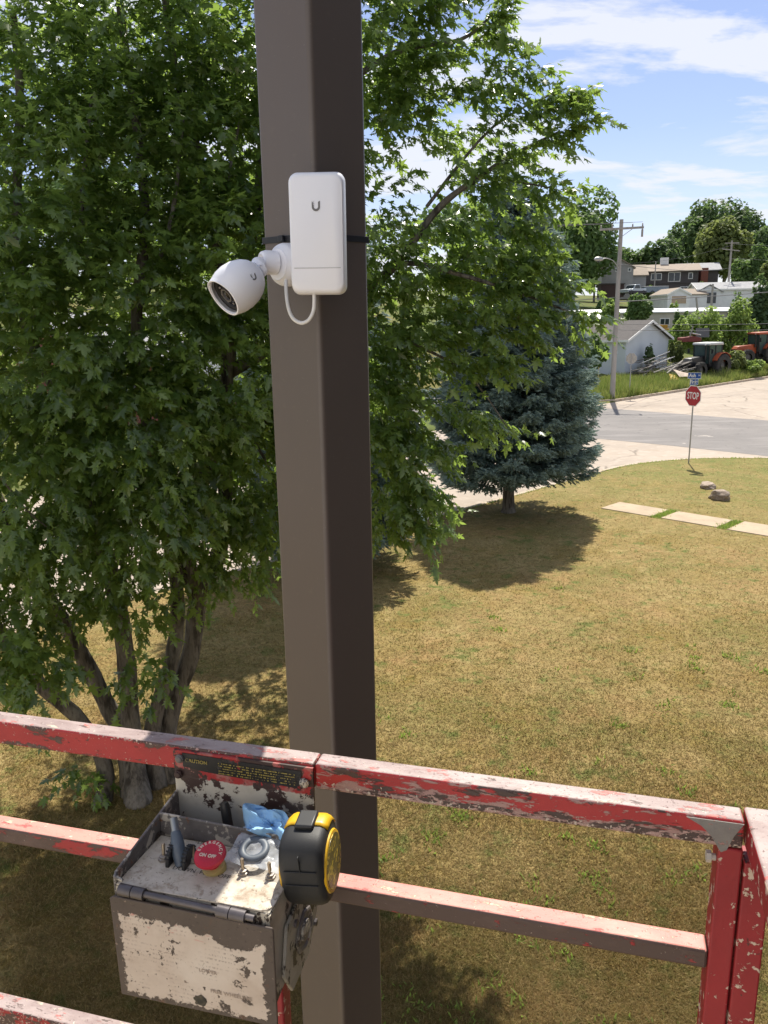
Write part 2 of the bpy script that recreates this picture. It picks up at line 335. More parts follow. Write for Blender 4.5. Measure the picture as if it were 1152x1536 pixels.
# green weed tufts and slab-joint grass
WEED = leaf_mat('weed_leaf', (.17, .25, .05), (.30, .38, .09), (.34, .48, .08), .5, .6)
pts = []
for _ in range(90):
    y = 1/math.sqrt(random.uniform(1/30**2, 1/5.0**2)); x = random.uniform(-.1, .55)*y
    if in_lawn(np.array([x]), np.array([y]), .3)[0]: pts += [(x + random.gauss(0, .07), y + random.gauss(0, .07)) for _ in range(random.randint(6, 40))]
for (a, b_, c, d) in SLABS:
    for _ in range(520): pts.append(uv2(random.uniform(a-.08, b_+.05), c - .13 + random.gauss(0, .10)))
for (ua, va), (ub, vb) in zip(edge[3:], edge[4:]):
    for _ in range(int(34*math.hypot(ub-ua, vb-va)) if va > -4 else 0):
        q = random.random(); x_, y_ = uv2(ua + (ub-ua)*q, va + (vb-va)*q); pts.append((x_ + random.gauss(0, .05), y_ - .04 + random.gauss(0, .05)))
P = np.array(pts); n = len(P); an = rng.uniform(0, 6.28, n); hh = rng.uniform(.03, .075, n); V = np.zeros((n, 3, 3)); wd = rng.uniform(.008, .02, n)
V[:, 0, :2] = P - np.stack([np.cos(an)*wd, np.sin(an)*wd], 1); V[:, 1, :2] = P + np.stack([np.cos(an)*wd, np.sin(an)*wd], 1); V[:, 2, :2] = P + rng.normal(0, .03, (n, 2)); V[:, 2, 2] = hh
tag(big_mesh('lawn_weeds', V.reshape(-1, 3), np.arange(n*3).reshape(-1, 3), WEED, tint=np.repeat(rng.uniform(0, 1, n), 3)), 'small green weeds in the dry lawn and between the slabs', 'weeds', kind='stuff')

# tall weeds on the bank beyond the far kerb
n = 60000
uu = rng.uniform(48.9, 116, n); vv = 28.05 + rng.uniform(0, 1, n)**1.3*7.5
k = ~((uu > 65.2) & (uu < 74) & (vv > 34.8)) & (np.hypot(np.minimum(uu-52, 0), np.minimum(vv-31.2, 0)) < 3.2)
uu, vv = uu[k], vv[k]; n = len(uu); X = (uu-vv)/math.sqrt(2); Y = (uu+vv)/math.sqrt(2); Z = np.interp(vv-28, SV, SZ) - .03
cl = np.array([mnoise.noise(Vector((x*.35, y*.35, 3))) for x, y in zip(X, Y)]); hh = np.clip(rng.uniform(.25, .75, n)*(1+1.2*cl), .15, 1.5); an = rng.uniform(0, 6.28, n); wd = rng.uniform(.018, .05, n)
V = np.zeros((n, 3, 3)); V[:, 0] = np.stack([X-np.cos(an)*wd, Y-np.sin(an)*wd, Z], 1); V[:, 1] = np.stack([X+np.cos(an)*wd, Y+np.sin(an)*wd, Z], 1); V[:, 2] = np.stack([X+rng.normal(0, .14, n), Y+rng.normal(0, .14, n), Z+hh], 1)
BANK = leaf_mat('bank_weed', (.19, .26, .055), (.50, .46, .16), (.2, .28, .05), .3, .7)
tag(big_mesh('bank_weeds', V.reshape(-1, 3), np.arange(n*3).reshape(-1, 3), BANK, tint=np.repeat(np.clip(rng.normal(.35, .28, n)-.3*cl, 0, 1), 3)), 'tall green and yellow weeds along the far kerb', 'weeds', kind='stuff')

# ------------------------------------------------------------------ trees
def maple_leaf_template():
    half = [(.0, .0), (.10, .03), (.40, -.02), (.19, .20), (.56, .50), (.15, .43), (.19, .66)]
    pts = [(0, 0)] + half[1:] + [(0, 1.0)] + [(-x, y) for x, y in half[:0:-1]]
    V = [(0, .30, 0)] + [(x, y, -.22*abs(x) - .16*max(0, y-.35)**1.5) for x, y in pts]
    n = len(pts); F = [(0, 1+i, 1+(i+1) % n) for i in range(n)]
    return np.array(V, float), np.array(F)
LV, LF = maple_leaf_template()

def frame_from(axis, up):
    y = nrm(axis); x = nrm(np.cross(y, up)); z = np.cross(x, y); return np.stack([x, y, z], -1)

# maple: real crown made of sprays in lumps of foliage hung on limbs
MB_ = Vector((-3.14, 8.55, 0))
LUMPS = []   # centre, radii, sprays
def lump(px, py, Y, rx, ry, rd, n): Y = Y + (.45 if (Y < 8.7 and py < 880 and 60 < px < 420) else 0); k = .80 if px > 560 else .92; LUMPS.append((at(px, py, Y), (rx*k, rd*k, ry*k), max(4, int(n*(1.0 if px > 560 else ((1.15 if Y < 9.5 else .7) if py > -5 else .5))))))
# left body of the crown
for px, py, Y, rx, ry, rd, n in [
    (40, 90, 8.6, 1.1, 1.0, 1.1, 190), (40, 300, 8.0, 1.1, 1.0, 1.1, 210), (30, 520, 7.6, 1.0, 1.0, 1.0, 200), (20, 720, 7.4, .9, .9, .9, 150), (-20, 930, 7.2, .62, .6, .7, 90), (50, 1000, 6.9, .36, .26, .4, 26),
    (200, 70, 8.8, 1.1, 1.0, 1.1, 190), (200, 250, 8.2, 1.0, 1.0, 1.1, 200), (190, 450, 7.8, 1.0, .95, 1.0, 220), (195, 640, 7.5, .95, .9, .9, 220), (200, 770, 7.5, .8, .6, .8, 130), (212, 925, 8.1, .14, .36, .2, 9), (105, 785, 7.9, .55, .45, .6, 44),
    (340, 60, 9.0, 1.1, 1.0, 1.1, 190), (350, 240, 8.6, 1.0, 1.0, 1.1, 190), (340, 400, 8.2, .9, .8, 1.0, 170), (340, 560, 8.2, .9, .8, .9, 170), (355, 700, 8.6, .75, .75, .8, 130), (300, 800, 8.6, .40, .3, .5, 30), (390, 760, 9.0, .42, .45, .5, 50),
    (480, 100, 9.4, 1.1, 1.1, 1.1, 150), (490, 350, 9.2, 1.0, 1.0, 1.0, 130), (490, 600, 9.2, .9, .9, .9, 110), (100, 640, 9.6, 1.4, 1.4, 1.0, 120), (250, 350, 10.2, 1.6, 1.8, 1.0, 170), (80, 200, 10.4, 1.5, 1.8, 1.0, 120), (330, 200, 10.8, 1.6, 1.6, 1.0, 110), (-60, 500, 10.8, 1.8, 1.8, 1.0, 120), (200, 560, 10.8, 1.6, 1.3, .9, 90), (60, -20, 11.4, 2.0, 1.4, 1.0, 110), (350, -20, 11.4, 1.8, 1.4, 1.0, 90),
    (-130, 150, 8.6, 1.2, 1.2, 1.2, 90), (-130, 450, 8.0, 1.1, 1.2, 1.1, 90), (-120, 750, 7.6, 1.0, 1.0, 1.0, 70),
    # inner mass of the right side, close to the pole
    (590, 40, 9.7, .55, .6, .8, 60), (590, 170, 9.7, .45, .4, .7, 40), (585, 400, 9.5, .40, .35, .6, 36), (590, 505, 9.2, .42, .38, .6, 46), (580, 620, 9.0, .34, .42, .6, 50), (590, 720, 8.9, .30, .34, .5, 40), (575, 560, 9.6, .5, .6, .6, 34), (590, 785, 8.7, .26, .10, .3, 10), (660, 420, 9.6, .4, .25, .4, 26),
    # far side of the crown, it throws the broken shade on the lawn left of the pole
    (400, 320, 11.6, 1.2, 1.0, 1.0, 190), (300, 420, 11.4, 1.2, 1.0, 1.0, 170), (450, 480, 12.6, 1.0, 1.0, 1.0, 150), (460, 590, 13.6, .9, .8, .9, 120), (390, 420, 13.6, 1.1, 1.1, 1.0, 150), (200, 300, 11.7, 1.2, 1.1, 1.0, 130),
    # low hanging sprays over the fork of the stems
    (80, 895, 8.1, .42, .28, .4, 22), (180, 872, 7.9, .42, .24, .4, 20), (300, 850, 8.5, .36, .22, .4, 18), (370, 840, 8.9, .25, .2, .3, 10),
    # crown above the frame (it throws the shade under the tree)
    (120, -190, 8.8, 1.6, 1.0, 1.5, 150), (400, -190, 9.2, 1.6, 1.0, 1.5, 140), (250, -420, 9.2, 1.9, 1.0, 1.6, 110), (580, -130, 9.6, .8, .6, .9, 50), (640, -60, 9.6, .5, .3, .6, 26),
    # water shoots near the root
    (130, 1155, 8.3, .16, .26, .15, 7), (215, 1010, 8.2, .22, .3, .2, 10)]:
    lump(px, py, Y, rx, ry, rd, n)
# boughs that reach out to the right: foliage in flat arching trays with gaps between
BOUGHS = [((560, 50, 9.6), (620, 15, 9.5), (690, -15, 9.4), .22, 34), ((560, 130, 9.5), (650, 90, 9.4), (740, 40, 9.3), .24, 44), ((735, 70, 9.3), (745, 30, 9.25), (745, -20, 9.2), .09, 12), ((570, 180, 9.5), (690, 140, 9.3), (790, 100, 9.2), .22, 44), ((600, 235, 9.5), (730, 185, 9.3), (858, 135, 9.1), .21, 48),
          ((650, 262, 9.4), (770, 228, 9.2), (872, 185, 9.0), .19, 42), ((660, 290, 9.4), (750, 272, 9.2), (838, 285, 9.0), .17, 34), ((565, 340, 9.5), (680, 318, 9.3), (800, 345, 9.0), .20, 42), ((600, 372, 9.7), (720, 355, 9.6), (790, 370, 9.5), .18, 30), ((570, 410, 9.3), (700, 375, 9.1), (832, 392, 8.8), .20, 46),
          ((580, 445, 9.2), (720, 415, 9.0), (838, 425, 8.7), .18, 42), ((600, 480, 9.1), (740, 442, 8.8), (886, 472, 8.5), .20, 54), ((570, 515, 9.0), (680, 485, 8.9), (790, 503, 8.7), .19, 42), ((570, 565, 9.0), (670, 532, 8.8), (755, 538, 8.6), .18, 34), ((570, 615, 8.9), (670, 590, 8.8), (765, 640, 8.5), .15, 30),
          ((560, 660, 8.9), (610, 640, 8.8), (662, 668, 8.7), .20, 28), ((560, 715, 8.9), (610, 700, 8.8), (652, 742, 8.7), .20, 28), ((560, 765, 8.8), (600, 755, 8.7), (640, 790, 8.6), .16, 22)]
SP, SD, OUTC = [], [], []
for p0, p1, p2, r_, n in BOUGHS:
    A, Bm, Cc = (np.array(at(*q)) for q in (p0, p1, p2))
    t_ = rng.uniform(0, 1, n)**.8; P = ((1-t_)**2)[:, None]*A + (2*t_*(1-t_))[:, None]*Bm + (t_**2)[:, None]*Cc
    P = P + rng.normal(0, 1, (n, 3))*(np.array([.5, 1.3, .36])*r_)*(1.15 - .85*t_)[:, None]
    T = nrm((Bm-A)[None]*(1-t_)[:, None] + (Cc-Bm)[None]*t_[:, None]); SP.append(P); SD.append(nrm(T*.9 + rng.normal(0, .42, (n, 3)) + np.array([0, -.1, -.05])))
for c, r, n in LUMPS:
    d = nrm(rng.normal(0, 1, (n, 3))); rad = rng.uniform(.25, 1.0, n)**.55
    p = np.array(c) + d*rad[:, None]*np.array(r); SP.append(p)
    o = nrm(p - np.array([MB_.x+.4, MB_.y, 5.5])); SD.append(nrm(d*.55 + o*.6 + rng.normal(0, .35, (n, 3)) + np.array([0, -.12, -.05])))
SP = np.concatenate(SP); SD = np.concatenate(SD)
ns = len(SP); per = 16; Ls = rng.uniform(.22, .50, ns)
t = np.tile((np.arange(per)+.5)/per, ns).reshape(ns, per); t = np.clip(t + rng.normal(0, .05, t.shape), 0, 1.03)
side = nrm(np.cross(SD, np.tile([0, 0, 1.], (ns, 1)))); sg = np.where(np.arange(per) % 2 == 0, 1, -1)[None, :, None]
pos = SP[:, None] + SD[:, None]*(t*Ls[:, None])[..., None]; pos[..., 2] -= .22*(t**2)*Ls[:, None]
ax = SD[:, None]*(.55 + .5*t[..., None]) + side[:, None]*sg*(.95 - .5*t[..., None]) + rng.normal(0, .40, (ns, per, 3)) + np.array([0, 0, -.75])
up = np.tile([0, 0, 1.], (ns, per, 1)) + rng.normal(0, .55, (ns, per, 3)) + SD[:, None]*.35
pos = pos.reshape(-1, 3) + nrm(ax.reshape(-1, 3))*.04; FR = frame_from(ax.reshape(-1, 3), up.reshape(-1, 3)); size = np.clip(rng.lognormal(-2.38, .26, len(pos)), .045, .165)
Ml = FR*size[:, None, None]*np.array([.95, 1, 1])[None, None, :]
tint = np.clip(np.repeat(rng.beta(.8, 1.6, ns)*.85, per) + rng.normal(0, .16, len(pos)) + .30*np.tile(np.arange(per) > per-4, ns), 0, 1)
maple = thing('maple_tree', 'large many stemmed maple behind the pole, its leaves filling the left half', 'tree', MB_)
mo = np.array(MB_)
dist = np.linalg.norm(pos - np.array([0, 0, CAMZ]), axis=1); inview = (np.abs(pos[:, 0]/pos[:, 1]) < .47) & ((pos[:, 2]-CAMZ)/pos[:, 1] < .33) & ((pos[:, 2]-CAMZ)/pos[:, 1] > -.6)
order = np.argsort(np.where(inview, dist - 6*size, 99)); near, rest = order[:280], order[280:]
V, F = scatter(LV, LF, Ml[rest], pos[rest] - mo)
tag(big_mesh('crown', V, F, MAPLE, maple, tint=np.repeat(tint[rest], len(LV))), kind='stuff')
tmpl = []
for q in range(5):
    me = bpy.data.meshes.new('leaf'); me.from_pydata(LV.tolist(), [], LF.tolist()); a = me.attributes.new('tint', 'FLOAT', 'POINT'); a.data.foreach_set('value', [q/5]*len(LV)); me.materials.append(MAPLE); tmpl.append(me)
for i in near:
    o = bpy.data.objects.new('leaf', tmpl[int(min(4, tint[i]*5))]); COL.objects.link(o); o.parent = maple
    m4 = Matrix.Identity(4)
    for a in range(3):
        for b_ in range(3): m4[a][b_] = Ml[i][a][b_]
        m4[a][3] = pos[i][a] - mo[a]
    o.matrix_local = m4
# stems and limbs
def pxpath(L): return [at(*p) - MB_ for p in L]
def smooth_path(P, n=5):
    Q = []
    for i in range(len(P)-1):
        p0, p1, p2, p3 = P[max(0, i-1)], P[i], P[i+1], P[min(len(P)-1, i+2)]
        for k in range(n):
            t = k/n; Q.append(.5*((2*p1) + (p2-p0)*t + (2*p0-5*p1+4*p2-p3)*t*t + (3*p1-p0-3*p2+p3)*t**3))
    return Q + [P[-1]]
def limb(name, P, r0, r1, parent, mat=BARK, n=10, wob=.06, flare=0):
    P = smooth_path(P); k = len(P); rad = []
    for i in range(k):
        s = i/(k-1); r = r0 + (r1-r0)*s; 
        if flare: r += flare*max(0, 1-s*7)**2
        rad.append(r*(1 + wob*math.sin(i*1.7 + len(P))))
    return B().tube(P, rad, n).build(name, mat, parent, smooth=True)
def ground_px(x, y): r = ray(x, y); return Vector(r*(-CAMZ/r[2])) + Vector((0, 0, CAMZ - .02)) - MB_
limb('stem', [ground_px(158, 1205)+Vector((-.05, 0, -.1)), *pxpath([(157, 1150, 8.5), (120, 1080, 8.4), (66, 1033, 8.2), (10, 960, 8.0), (-60, 860, 7.8)])], .105, .06, maple, flare=.05)
limb('stem', [ground_px(195, 1200)+Vector((0, .1, -.1)), *pxpath([(185, 1110, 8.75), (157, 1050, 8.8), (109, 957, 8.7), (55, 866, 8.6), (5, 770, 8.5), (-50, 640, 8.4)])], .12, .065, maple, flare=.04)
limb('stem', [ground_px(208, 1205)+Vector((0, 0, -.1)), *pxpath([(198, 1110, 8.6), (188, 980, 8.6), (170, 880, 8.5), (146, 792, 8.4), (128, 704, 8.3), (106, 628, 8.3), (73, 562, 8.3), (40, 490, 8.3), (25, 330, 8.6), (30, 150, 8.9), (20, 20, 9.0)])], .12, .035, maple, flare=.06)
limb('stem', [ground_px(228, 1185)+Vector((.05, .1, -.1)), *pxpath([(228, 1100, 8.8), (255, 1000, 8.9), (266, 930, 8.9), (262, 850, 8.8), (240, 740, 8.7), (215, 600, 8.6), (205, 470, 8.5), (218, 330, 8.6), (200, 150, 8.8), (180, 10, 9.0), (170, -160, 9.2)])], .105, .03, maple, flare=.04)
limb('stem', [ground_px(240, 1180)+Vector((.1, .15, -.1)), *pxpath([(250, 1090, 9.0), (285, 985, 9.1), (298, 900, 9.1), (325, 840, 9.2), (338, 770, 9.2), (335, 650, 9.1), (343, 540, 9.1), (352, 460, 9.1), (375, 370, 9.2), (392, 250, 9.3), (400, 80, 9.5), (410, -120, 9.6)])], .125, .04, maple, flare=.04)
limb('stem', pxpath([(296, 905, 9.1), (275, 790, 8.9), (313, 697, 8.8), (340, 560, 8.8), (330, 400, 8.9), (300, 240, 9.0), (260, 90, 9.1), (240, -80, 9.2)]), .10, .03, maple)
for L, r0, r1 in [([(343, 560, 9.1), (440, 500, 9.2), (560, 425, 9.3), (600, 388, 9.3), (660, 310, 9.3), (720, 265, 9.2), (770, 232, 9.2), (838, 198, 9.1)], .075, .012),
                  ([(560, 425, 9.3), (610, 395, 9.2), (690, 412, 9.0), (780, 440, 8.8), (865, 472, 8.6)], .04, .008), ([(338, 620, 9.1), (450, 640, 9.1), (560, 655, 8.9), (640, 690, 8.8)], .05, .01), ([(392, 250, 9.3), (480, 160, 9.4), (590, 80, 9.4), (690, 60, 9.3), (740, 20, 9.2)], .05, .01),
                  ([(205, 470, 8.5), (240, 390, 8.3), (262, 300, 8.2), (275, 180, 8.3)], .035, .012), ([(40, 490, 8.3), (110, 400, 8.1), (125, 270, 8.1), (140, 110, 8.4)], .04, .012), ([(352, 460, 9.1), (320, 380, 8.7), (335, 300, 8.5), (360, 180, 8.6)], .035, .012),
                  ([(128, 704, 8.3), (150, 770, 7.9), (170, 830, 7.6), (180, 845, 7.5)], .018, .008), ([(0, 715, 7.0), (40, 765, 7.1), (70, 790, 7.3)], .010, .006), ([(640, 310, 9.3), (740, 190, 9.3), (850, 132, 9.2)], .022, .006), ([(720, 265, 9.2), (790, 275, 9.1), (838, 285, 9.0)], .016, .005), ([(610, 510, 9.0), (700, 560, 8.9), (760, 640, 8.6)], .02, .006), ([(345, 600, 9), (420, 740, 8.9), (390, 790, 9)], .02, .008)]:
    limb('branch', pxpath(L), r0, r1, maple, n=7)

# spruces
def needle_template():
    V = []; F = []
    for k in range(9):
        a = k*2.39996; f = .12 + .09*k; rr = .30*(1 - .45*k/9); tip = (math.cos(a)*rr, f + .30, math.sin(a)*rr*.75)
        p = np.array([0, f, 0.]); q = np.array([math.cos(a+1.57), 0, math.sin(a+1.57)])*.085
        o = len(V); V += [tuple(p-q), tuple(p+q), tip]; F.append((o, o+1, o+2))
    o = len(V); V += [(-.05, 0, 0), (.05, 0, 0), (0, 1.15, 0)]; F.append((o, o+1, o+2))
    return np.array(V, float), np.array(F)
NV, NF = needle_template()
def spruce(name, label, loc, H, prof, z0, ntw=1.0, trunk=.17, group=None):
    root = thing(name, label, 'tree', loc, group=group); P = []; D = []; sz = []; tint = []
    z = z0; br = B()
    while z < H - .15:
        Rm = float(np.interp(z/H, [p[0] for p in prof], [p[1] for p in prof])); nb = max(5, int(9 + Rm*2.2)); off = random.uniform(0, 6.28)
        for k in range(nb):
            a = off + 2*math.pi*k/nb + random.gauss(0, .13); L = Rm*random.uniform(.78, 1.08); zz = z + random.uniform(-.14, .14)
            dirh = np.array([math.cos(a), math.sin(a), 0]); lat = np.array([-dirh[1], dirh[0], 0]); droop = random.uniform(.10, .26)*L; lift = .14*L
            f = lambda s: dirh*L*s + np.array([0, 0, zz - droop*math.sin(s*1.9)*1.05 + lift*s**3])
            br.tube([f(s) for s in (0, .4, .75, .97)], [.028, .02, .012, .006], 4, caps=False)
            nt_ = int((40 + 66*L)*ntw)
            for _ in range(nt_):
                s = random.uniform(.22, 1.0)**.75; fan = (1 - s)*.48*L + .10; q = random.uniform(-1, 1)
                p = f(s) + lat*q*fan + np.array([0, 0, -abs(q)*fan*.34 + random.gauss(-.03, .05)]) - dirh*abs(q)*fan*.25
                d = dirh*(.75) + lat*q*.8 + np.array([0, 0, random.gauss(-.12, .22)])
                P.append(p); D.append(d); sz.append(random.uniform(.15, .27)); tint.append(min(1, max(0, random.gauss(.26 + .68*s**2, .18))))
        z += random.uniform(.23, .33)
    for _ in range(25): P.append(np.array([random.gauss(0, .05), random.gauss(0, .05), H - random.uniform(0, .5)])); D.append(np.array([random.gauss(0, .4), random.gauss(0, .4), 1.])); sz.append(.2); tint.append(.6)
    P = np.array(P); D = nrm(np.array(D)); FRm = frame_from(D, np.tile([0, 0, 1.], (len(P), 1)) + rng.normal(0, .3, (len(P), 3)))
    V, F = scatter(NV, NF, FRm*np.array(sz)[:, None, None], P)
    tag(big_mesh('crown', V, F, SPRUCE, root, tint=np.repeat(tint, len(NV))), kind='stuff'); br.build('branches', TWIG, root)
    B().tube([(0, 0, -.1), (0.01, 0, .12), (0, .01, .5), (0, 0, H*.5), (0, 0, H-.2)], [trunk*1.5, trunk*1.12, trunk, trunk*.6, .02], 12).build('trunk', BARK, root, smooth=True)
    return root
PF = [(0, 2.1), (.11, 2.35), (.17, 2.6), (.32, 2.45), (.52, 2.2), (.72, 1.75), (.88, 1.05), (1, .15)]
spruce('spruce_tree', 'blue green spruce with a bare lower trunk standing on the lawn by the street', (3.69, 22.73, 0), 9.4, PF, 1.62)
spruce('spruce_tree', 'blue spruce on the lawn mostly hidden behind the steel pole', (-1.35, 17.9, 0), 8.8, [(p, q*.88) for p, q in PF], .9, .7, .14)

def crown_cards(n, c, r, lobes, size, flat=.75, seed=0):
    """leaf clumps on the shells of many uneven lobes"""
    g_ = np.random.default_rng(seed); c = np.array(c); r = np.array(r)
    d = nrm(g_.normal(0, 1, (lobes, 3))); d[:, 2] = np.abs(d[:, 2])*1.0 - .25*(g_.uniform(0, 1, lobes) < .35)*2*np.abs(d[:, 2]); lc = c + d*r*g_.uniform(.45, .88, (lobes, 1)); lr = g_.uniform(.26, .46, lobes)[:, None]*r[None]
    w_ = lr[:, 0]**2; idx = g_.choice(lobes, n, p=w_/w_.sum()); dd = nrm(g_.normal(0, 1, (n, 3))); rad = g_.uniform(.45, 1, n)**.4
    P = lc[idx] + dd*rad[:, None]*lr[idx]
    nrmv = nrm(dd*.8 + g_.normal(0, .6, (n, 3)) + np.array([0, 0, .5])); axs = nrm(np.cross(nrmv, g_.normal(0, 1, (n, 3))))
    TV = np.array([(-.42, -.3, 0), (.15, -.5, .1), (.5, .05, -.05), (.1, .55, .08), (-.5, .25, -.08)], float); TF = np.array([(0, 1, 2), (0, 2, 3), (0, 3, 4)])
    V, F = scatter(TV, TF, frame_from(axs, nrmv)*(size*g_.uniform(.6, 1.3, n))[:, None, None], P)
    lt = g_.uniform(0, .5, lobes)[idx]; t_ = np.clip(lt + g_.normal(.1, .15, n), 0, 1)
    return V, F, np.repeat(t_, 5), lc
def tree(label, px, Y, top_y, width_px, mat, seed, cat='tree', name='deciduous_tree', n=5200, size=.42, lobes=26, base=None, group=None, z_base=None, crown_from=.25, wob=1.0):
    x = at(px, 470, Y).x; zb = gz(x, Y) if z_base is None else z_base; zt = at(px, top_y, Y).z; H = max(1.2, zt - zb); rx = width_px*Y/1213/2
    root = thing(name, label, cat, (x, Y, zb), group=group)
    cz = H*(crown_from + 1)/2; rz = H*(1-crown_from)/2*1.02
    V, F, t_, lc = crown_cards(n, (0, 0, cz), (rx*1.0, rx*1.0, rz), lobes, size, seed=seed)
    tag(big_mesh('crown', V, F, mat, root, tint=t_), kind='stuff')
    tr = max(.05, H*.018); B().tube([(0, 0, -.3), (0, 0, H*.3), (.1, 0, H*.75)], [tr*1.4, tr, tr*.4], 7).build('trunk', BARK, root, smooth=True)
    if H > 6:
        for k in range(4):
            e = lc[k]; B().tube([(0, 0, H*.28), Vector(e)*.5 + Vector((0, 0, H*.2)), e], [tr*.6, tr*.4, tr*.15], 5).build('limb', BARK, root)
    return root
GT = 'trees on the hill beyond the houses'
tree('broad green tree behind the grey gabled house', 890, 150, 378, 70, TREE_M, 41, n=4000, size=.55, group=GT, crown_from=-.1)
tree('tall leafy green tree right beside the blue spruce, behind the lamp post', 858, 118, 298, 150, TREE_M, 1, n=13000, size=.5, crown_from=-.12, group=GT)
tree('pale feathery green tree between the utility pole and the dark round tree', 940, 175, 372, 62, TREE_M, 2, n=3000, size=.6, group=GT)
tree('dark round tree above the dark brown house roof', 988, 172, 357, 66, TREE_D, 3, n=4200, size=.6, group=GT, crown_from=.1)
tree('tallest dark green tree on the hill, its crown highest against the sky', 1062, 178, 303, 122, TREE_D, 4, n=9000, size=.7, lobes=36, group=GT, crown_from=.08)
tree('olive yellow tree standing before the tallest dark tree', 1082, 150, 326, 92, TREE_O, 5, n=7000, size=.6, lobes=30, group=GT, crown_from=.05)
tree('dark tree at the right edge on the hill', 1152, 165, 330, 80, TREE_D, 6, n=6000, size=.65, group=GT, crown_from=.05)
tree('light green cone shaped tree below the far utility pole', 1120, 128, 368, 56, TREE_M, 8, n=4000, size=.45, lobes=22, crown_from=.03)
tree('small dark tree with brown upper branches by the white house', 1150, 118, 392, 40, TREE_O, 9, n=2600, size=.45, crown_from=.05)
tree('dense dark green shrub right of the lime bushes', 1140, 95, 428, 46, TREE_D, 10, n=3000, size=.4, crown_from=0)
tree('tall tree far behind the maple on the left', 120, 90, 250, 260, TREE_M, 11, n=5000, size=.6, group=GT)
tree('leafy tree far behind the maple near the pole', 430, 110, 270, 240, TREE_D, 12, n=5000, size=.65, group=GT)
tree('green tree behind the spruce and the right maple boughs', 700, 125, 300, 200, TREE_M, 13, n=5000, size=.6, group=GT)
GB = 'bushes on the weedy bank and hillside'
for lab, px, Y, ty, wp, mat, sd, n in [
    ('pale bush against the dark brown house beside the thin bare pole', 972, 127, 424, 26, TREE_M, 34, 700), ('round bush between the small garage and the mobile home roof', 1012, 105, 452, 16, LIME, 35, 500), ('leafy bush by the right end of the dark brown house', 1046, 130, 426, 22, TREE_M, 36, 700), ('bush below the maroon shed', 908, 108, 446, 34, TREE_M, 37, 1200),
    ('light green bush left of the utility pole before the mobile home', 916, 92, 446, 30, LIME, 21, 1300), ('feathery light green sapling right of the utility pole before the mobile home', 957, 91, 438, 42, TREE_M, 22, 1800),
    ('small green sapling behind the garage ridge on the right', 1022, 90, 456, 24, TREE_M, 23, 900), ('lime green bush behind the black tractor cab', 1052, 82, 452, 62, LIME, 24, 2600),
    ('largest lime green bush between the two tractors', 1098, 84, 446, 70, LIME, 25, 3000), ('low lime bush just right of the garage gable', 1018, 80, 470, 40, LIME, 26, 1500),
    ('slim green sapling before the white house', 1104, 97, 428, 18, TREE_M, 27, 900), ('scrubby bush beside the orange tractor bonnet', 1078, 83, 486, 34, LIME, 28, 1300),
    ('dull green shrub hugging the left garage wall', 896, 68, 508, 38, TREE_M, 29, 1600), ('low leafy shrub between the black tractor and the orange tractor', 1108, 75.5, 527, 40, TREE_O, 30, 1300), ('weedy shrub at the right end of the bank below the orange tractor', 1140, 75.5, 541, 40, LIME, 31, 1200), ('grey green shrub between garage gable and black tractor', 1016, 77, 512, 24, TREE_O, 32, 900), ('thin dark shrub growing against the garage gable', 975, 72.6, 516, 20, TREE_D, 33, 500)]:
    tree(lab, px, Y, ty, wp, mat, sd, cat='bush', name='bush', n=n, size=.26 if Y < 90 else .3, lobes=14, crown_from=-.1, group=GB)

# ------------------------------------------------------------------ buildings
WHITE = plain('white_siding', (.72, .73, .74), .7, c2=(.62, .64, .66), scale=1.5); GREYW = plain('grey_siding', (.36, .35, .35), .8, c2=(.31, .30, .30), scale=1.2); DARKW = plain('dark_siding', (.085, .075, .076), .8, c2=(.07, .062, .063), scale=1.5)
BEIGE = plain('beige_siding', (.52, .48, .42), .75, c2=(.45, .42, .37), scale=1); TANR = plain('tan_shingle', (.33, .27, .21), .9, c2=(.26, .21, .17), scale=3); GREYR = plain('grey_shingle', (.105, .094, .090), .95, c2=(.075, .068, .066), scale=4, bump=.01); LGREYR = plain('light_shingle', (.36, .36, .37), .9, scale=3)
WHROOF = plain('white_metal_roof', (.75, .76, .78), .5, c2=(.66, .67, .7), scale=.6); GLASS = plain('window_glass', (.03, .04, .05), .08, c2=(.05, .06, .07), scale=.8); TRIM = plain('white_trim', (.78, .78, .77), .6, c2=(.7, .7, .68), scale=3)
REDBR = plain('red_brick', (.24, .085, .06), .9, c2=(.16, .06, .045), scale=5); TAND = plain('tan_door', (.42, .32, .23), .7); MAROON = plain('maroon_boards', (.075, .045, .042), .85); BLUEV = plain('blue_grey_paint', (.22, .27, .34), .5)
GALV = plain('galvanised', (.42, .42, .42), .45, .6, c2=(.33, .33, .33), scale=12); WOODG = M('grey_weathered_wood', .9).base((.27, .25, .23)); WOODG.var(4, (.17, .155, .14), .4, .65, stretch=(1, 1, .15)).var(12, (.35, .33, .31), .55, .75, stretch=(1, 1, .1)); WOODG = WOODG.end()

